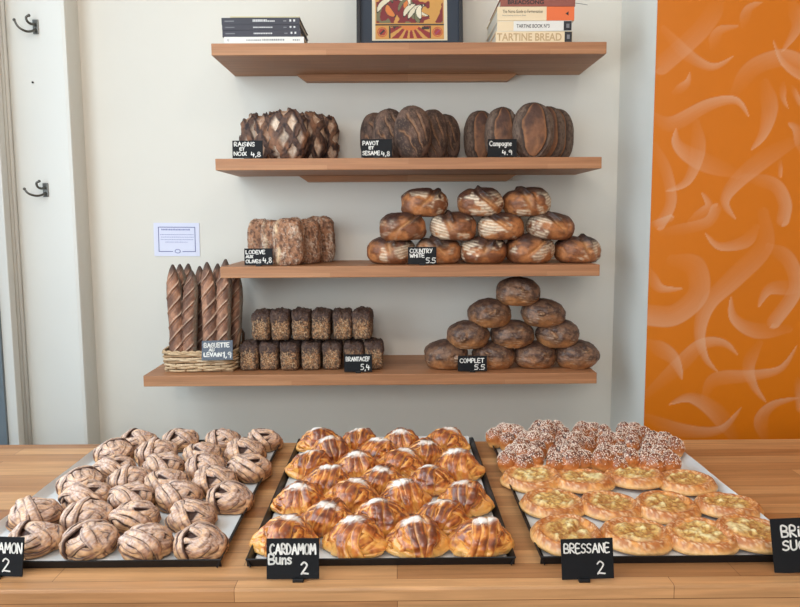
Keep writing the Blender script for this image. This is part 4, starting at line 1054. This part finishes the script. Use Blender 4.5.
# basket of baguettes
def basket():
    Y0, Y1 = 2.225, 2.425
    xa, xb = at_y(159.5, 365, Y0).x, at_y(236, 365, Y0).x; w = (xb-xa)/2; d = (Y1-Y0)/2; cx, cy = (xa+xb)/2, (Y0+Y1)/2
    o = empty('wicker_basket', (cx, cy, shelf_z[3]+.0003)); m = MB(); rr = random.Random(2)
    def rp(t, s=0, grow=0):   # rounded rectangle path
        a = t*2*math.pi; c_, s_ = math.cos(a), math.sin(a); n = 5; r = (abs(c_)**n+abs(s_)**n)**(-1/n)
        return (w-.006+grow+s)*c_*r, (d-.006+grow+s)*s_*r
    NS = 28
    for k in range(9):
        pts = []
        for i in range(NS*4):
            t = i/(NS*4); s = .0032*math.sin(t*NS*math.pi+k*math.pi); x, y = rp(t, s, .0006*k); pts.append((x, y, .006+k*.0062+.0018*math.sin(t*17+k*2)))
        c = np.append([C(196, 168, 132), C(168, 134, 98), C(210, 184, 150), C(150, 118, 86)][rr.randrange(4)], .6)
        m.tube(pts, .0038, 6, c=c, closed=True)
    m.build('woven_side', M_wicker, o, True)
    m = MB()
    for i in range(NS):
        x, y = rp((i+.5)/NS); m.tube([(x, y, .002), (x*1.01, y*1.01, .06)], .0024, 6, c=np.append(C(150, 118, 86), .6))
    m.build('stakes', M_wicker, o, True)
    m = MB()
    for ph in (0, 1):
        m.tube([(*rp(i/120, .002*math.sin(i*.9+ph*math.pi), .004), .0615+.003*math.cos(i*.9+ph*math.pi)) for i in range(120)], .0036, 6, c=np.append(C(190, 160, 124), .6), closed=True)
    m.build('braided_rim', M_wicker, o, True)
    x0 = w-.006
    m = MB().tube([(x0, -.045, .066), (x0+.004, -.035, .10), (x0+.004, 0, .118), (x0+.004, .035, .10), (x0, .045, .066)], .0045, 8, c=np.append(C(120, 90, 66), .6))
    m.build('handle', M_wicker, o, True)
    bm_ = MB().box(-w+.012, w-.012, -d+.012, d-.012, .0005, .004, c=np.append(C(150, 118, 86), .7)); bm_.build('base', M_wicker, o)
    tag(o, 'low woven wicker basket on the bottom shelf holding upright baguettes', 'basket')
    items = [(174, 264.5, 2.268, 'front left in the basket'), (191, 270.5, 2.268, 'second from left in the front row'), (207.8, 262, 2.268, 'third from left in the front row'), (225, 259, 2.27, 'front row, beside the shelf end'),
             (180.5, 264, 2.325, 'behind the two left-hand front ones'), (188, 263.5, 2.378, 'at the back left of the basket'), (199.5, 266, 2.325, 'between and behind the middle front ones'), (218, 263.5, 2.325, 'between and behind the two right-hand front ones'), (236, 268, 2.33, 'at the right side, in shadow beneath the shelf')]
    bz = shelf_z[3]+.0048
    for i, (u, v, Y, word) in enumerate(items):
        tp = at_y(u, v, Y); L_ = tp.z-bz
        me = baguette(i*3+1, L_)
        bs = at_y(u, 345, Y)
        lim = xa+.036; bx = min(max(bs.x, lim), xb-.034)
        q = link('baguette', me, None, None, (bx, Y, bz), (0, math.atan2(tp.x-bx, L_), R(random.Random(i).uniform(-20, 15))))
        if i == 8: me.transform(Matrix.Diagonal((.9, .9, 1, 1)))
        tag(q, 'slashed dark baguette, '+word, 'baguette', 'baguettes standing in the wicker basket')
basket()
p = at_y(217.5, 361, 2.21)
sg = sign((p.x, 2.207, p.z), .094, .060, [('BAGUETTE', .08, .66, .2, .8), ('AU', .24, .46, .12, .16), ('LEVAiN', .08, .2, .18, .55), ('1,9', .68, .14, .26, .26)], 'greyish sign reading BAGUETTE AU LEVAIN 1,9 clipped to the basket', tilt=-14, roll=-1, sw=.0034, foot=False, mat=M_slate_glare)
MB().bbox(-.004, .004, .008, .02, .004, .02, .0008).build('clip', M_tray, sg)

# ------------------------------------------------------------------ light
w = bpy.data.worlds.new('world'); scene.world = w; w.use_nodes = True
nt = w.node_tree; bg = nt.nodes['Background']; bg.inputs[0].default_value = (.78, .88, 1, 1); bg.inputs[1].default_value = 1.6
def area(name, loc, rot, sx, sy, e, col):
    l = bpy.data.lights.new(name, 'AREA'); l.shape = 'RECTANGLE'; l.size = sx; l.size_y = sy; l.energy = e; l.color = col
    o = bpy.data.objects.new(name, l); COL.objects.link(o); o.location = loc; o.rotation_euler = rot; return o
area('street_window_daylight', (-.5, YN-.2, 2.5), (R(78), 0, 0), 1.2, 1.3, 46, (1, .97, .93))
area('side_window_daylight', (XL-.12, .6, 1.85), (R(90), 0, R(-90)), 2.4, 1.8, 54, (.86, .94, 1))
# ceiling lamps of the shop
for i, (x, y) in enumerate(((.75, .15), (-.75, .15))):
    o = empty('pendant_lamp', (x, y, ZC-.5))
    MB().tube([(0, 0, .12), (0, 0, .49)], .003, 8).build('cord', M_tray, o)
    MB().tube([(0, 0, .12), (0, 0, .1), (0, 0, .02), (0, 0, .0)], [.02, .05, .12, .125], 24).build('lamp_shade', M_white, o, True)
    tag(o, ['white pendant lamp over the right side of the shop floor', 'white pendant lamp over the left side of the shop floor'][i], 'lamp')
    l = bpy.data.lights.new('bulb', 'POINT'); l.energy = (17, 21)[i]; l.color = (1, .88, .74); l.shadow_soft_size = .09
    lo = bpy.data.objects.new('bulb', l); COL.objects.link(lo); lo.location = (x, y, ZC-.56)

scene.view_settings.view_transform = 'Standard'; scene.view_settings.look = 'None'
scene.view_settings.gamma = 1; scene.view_settings.use_curve_mapping = False
scene.view_settings.exposure = 0.14
scene.cycles.use_denoising = True
scene.cycles.max_bounces = 8; scene.cycles.diffuse_bounces = 5
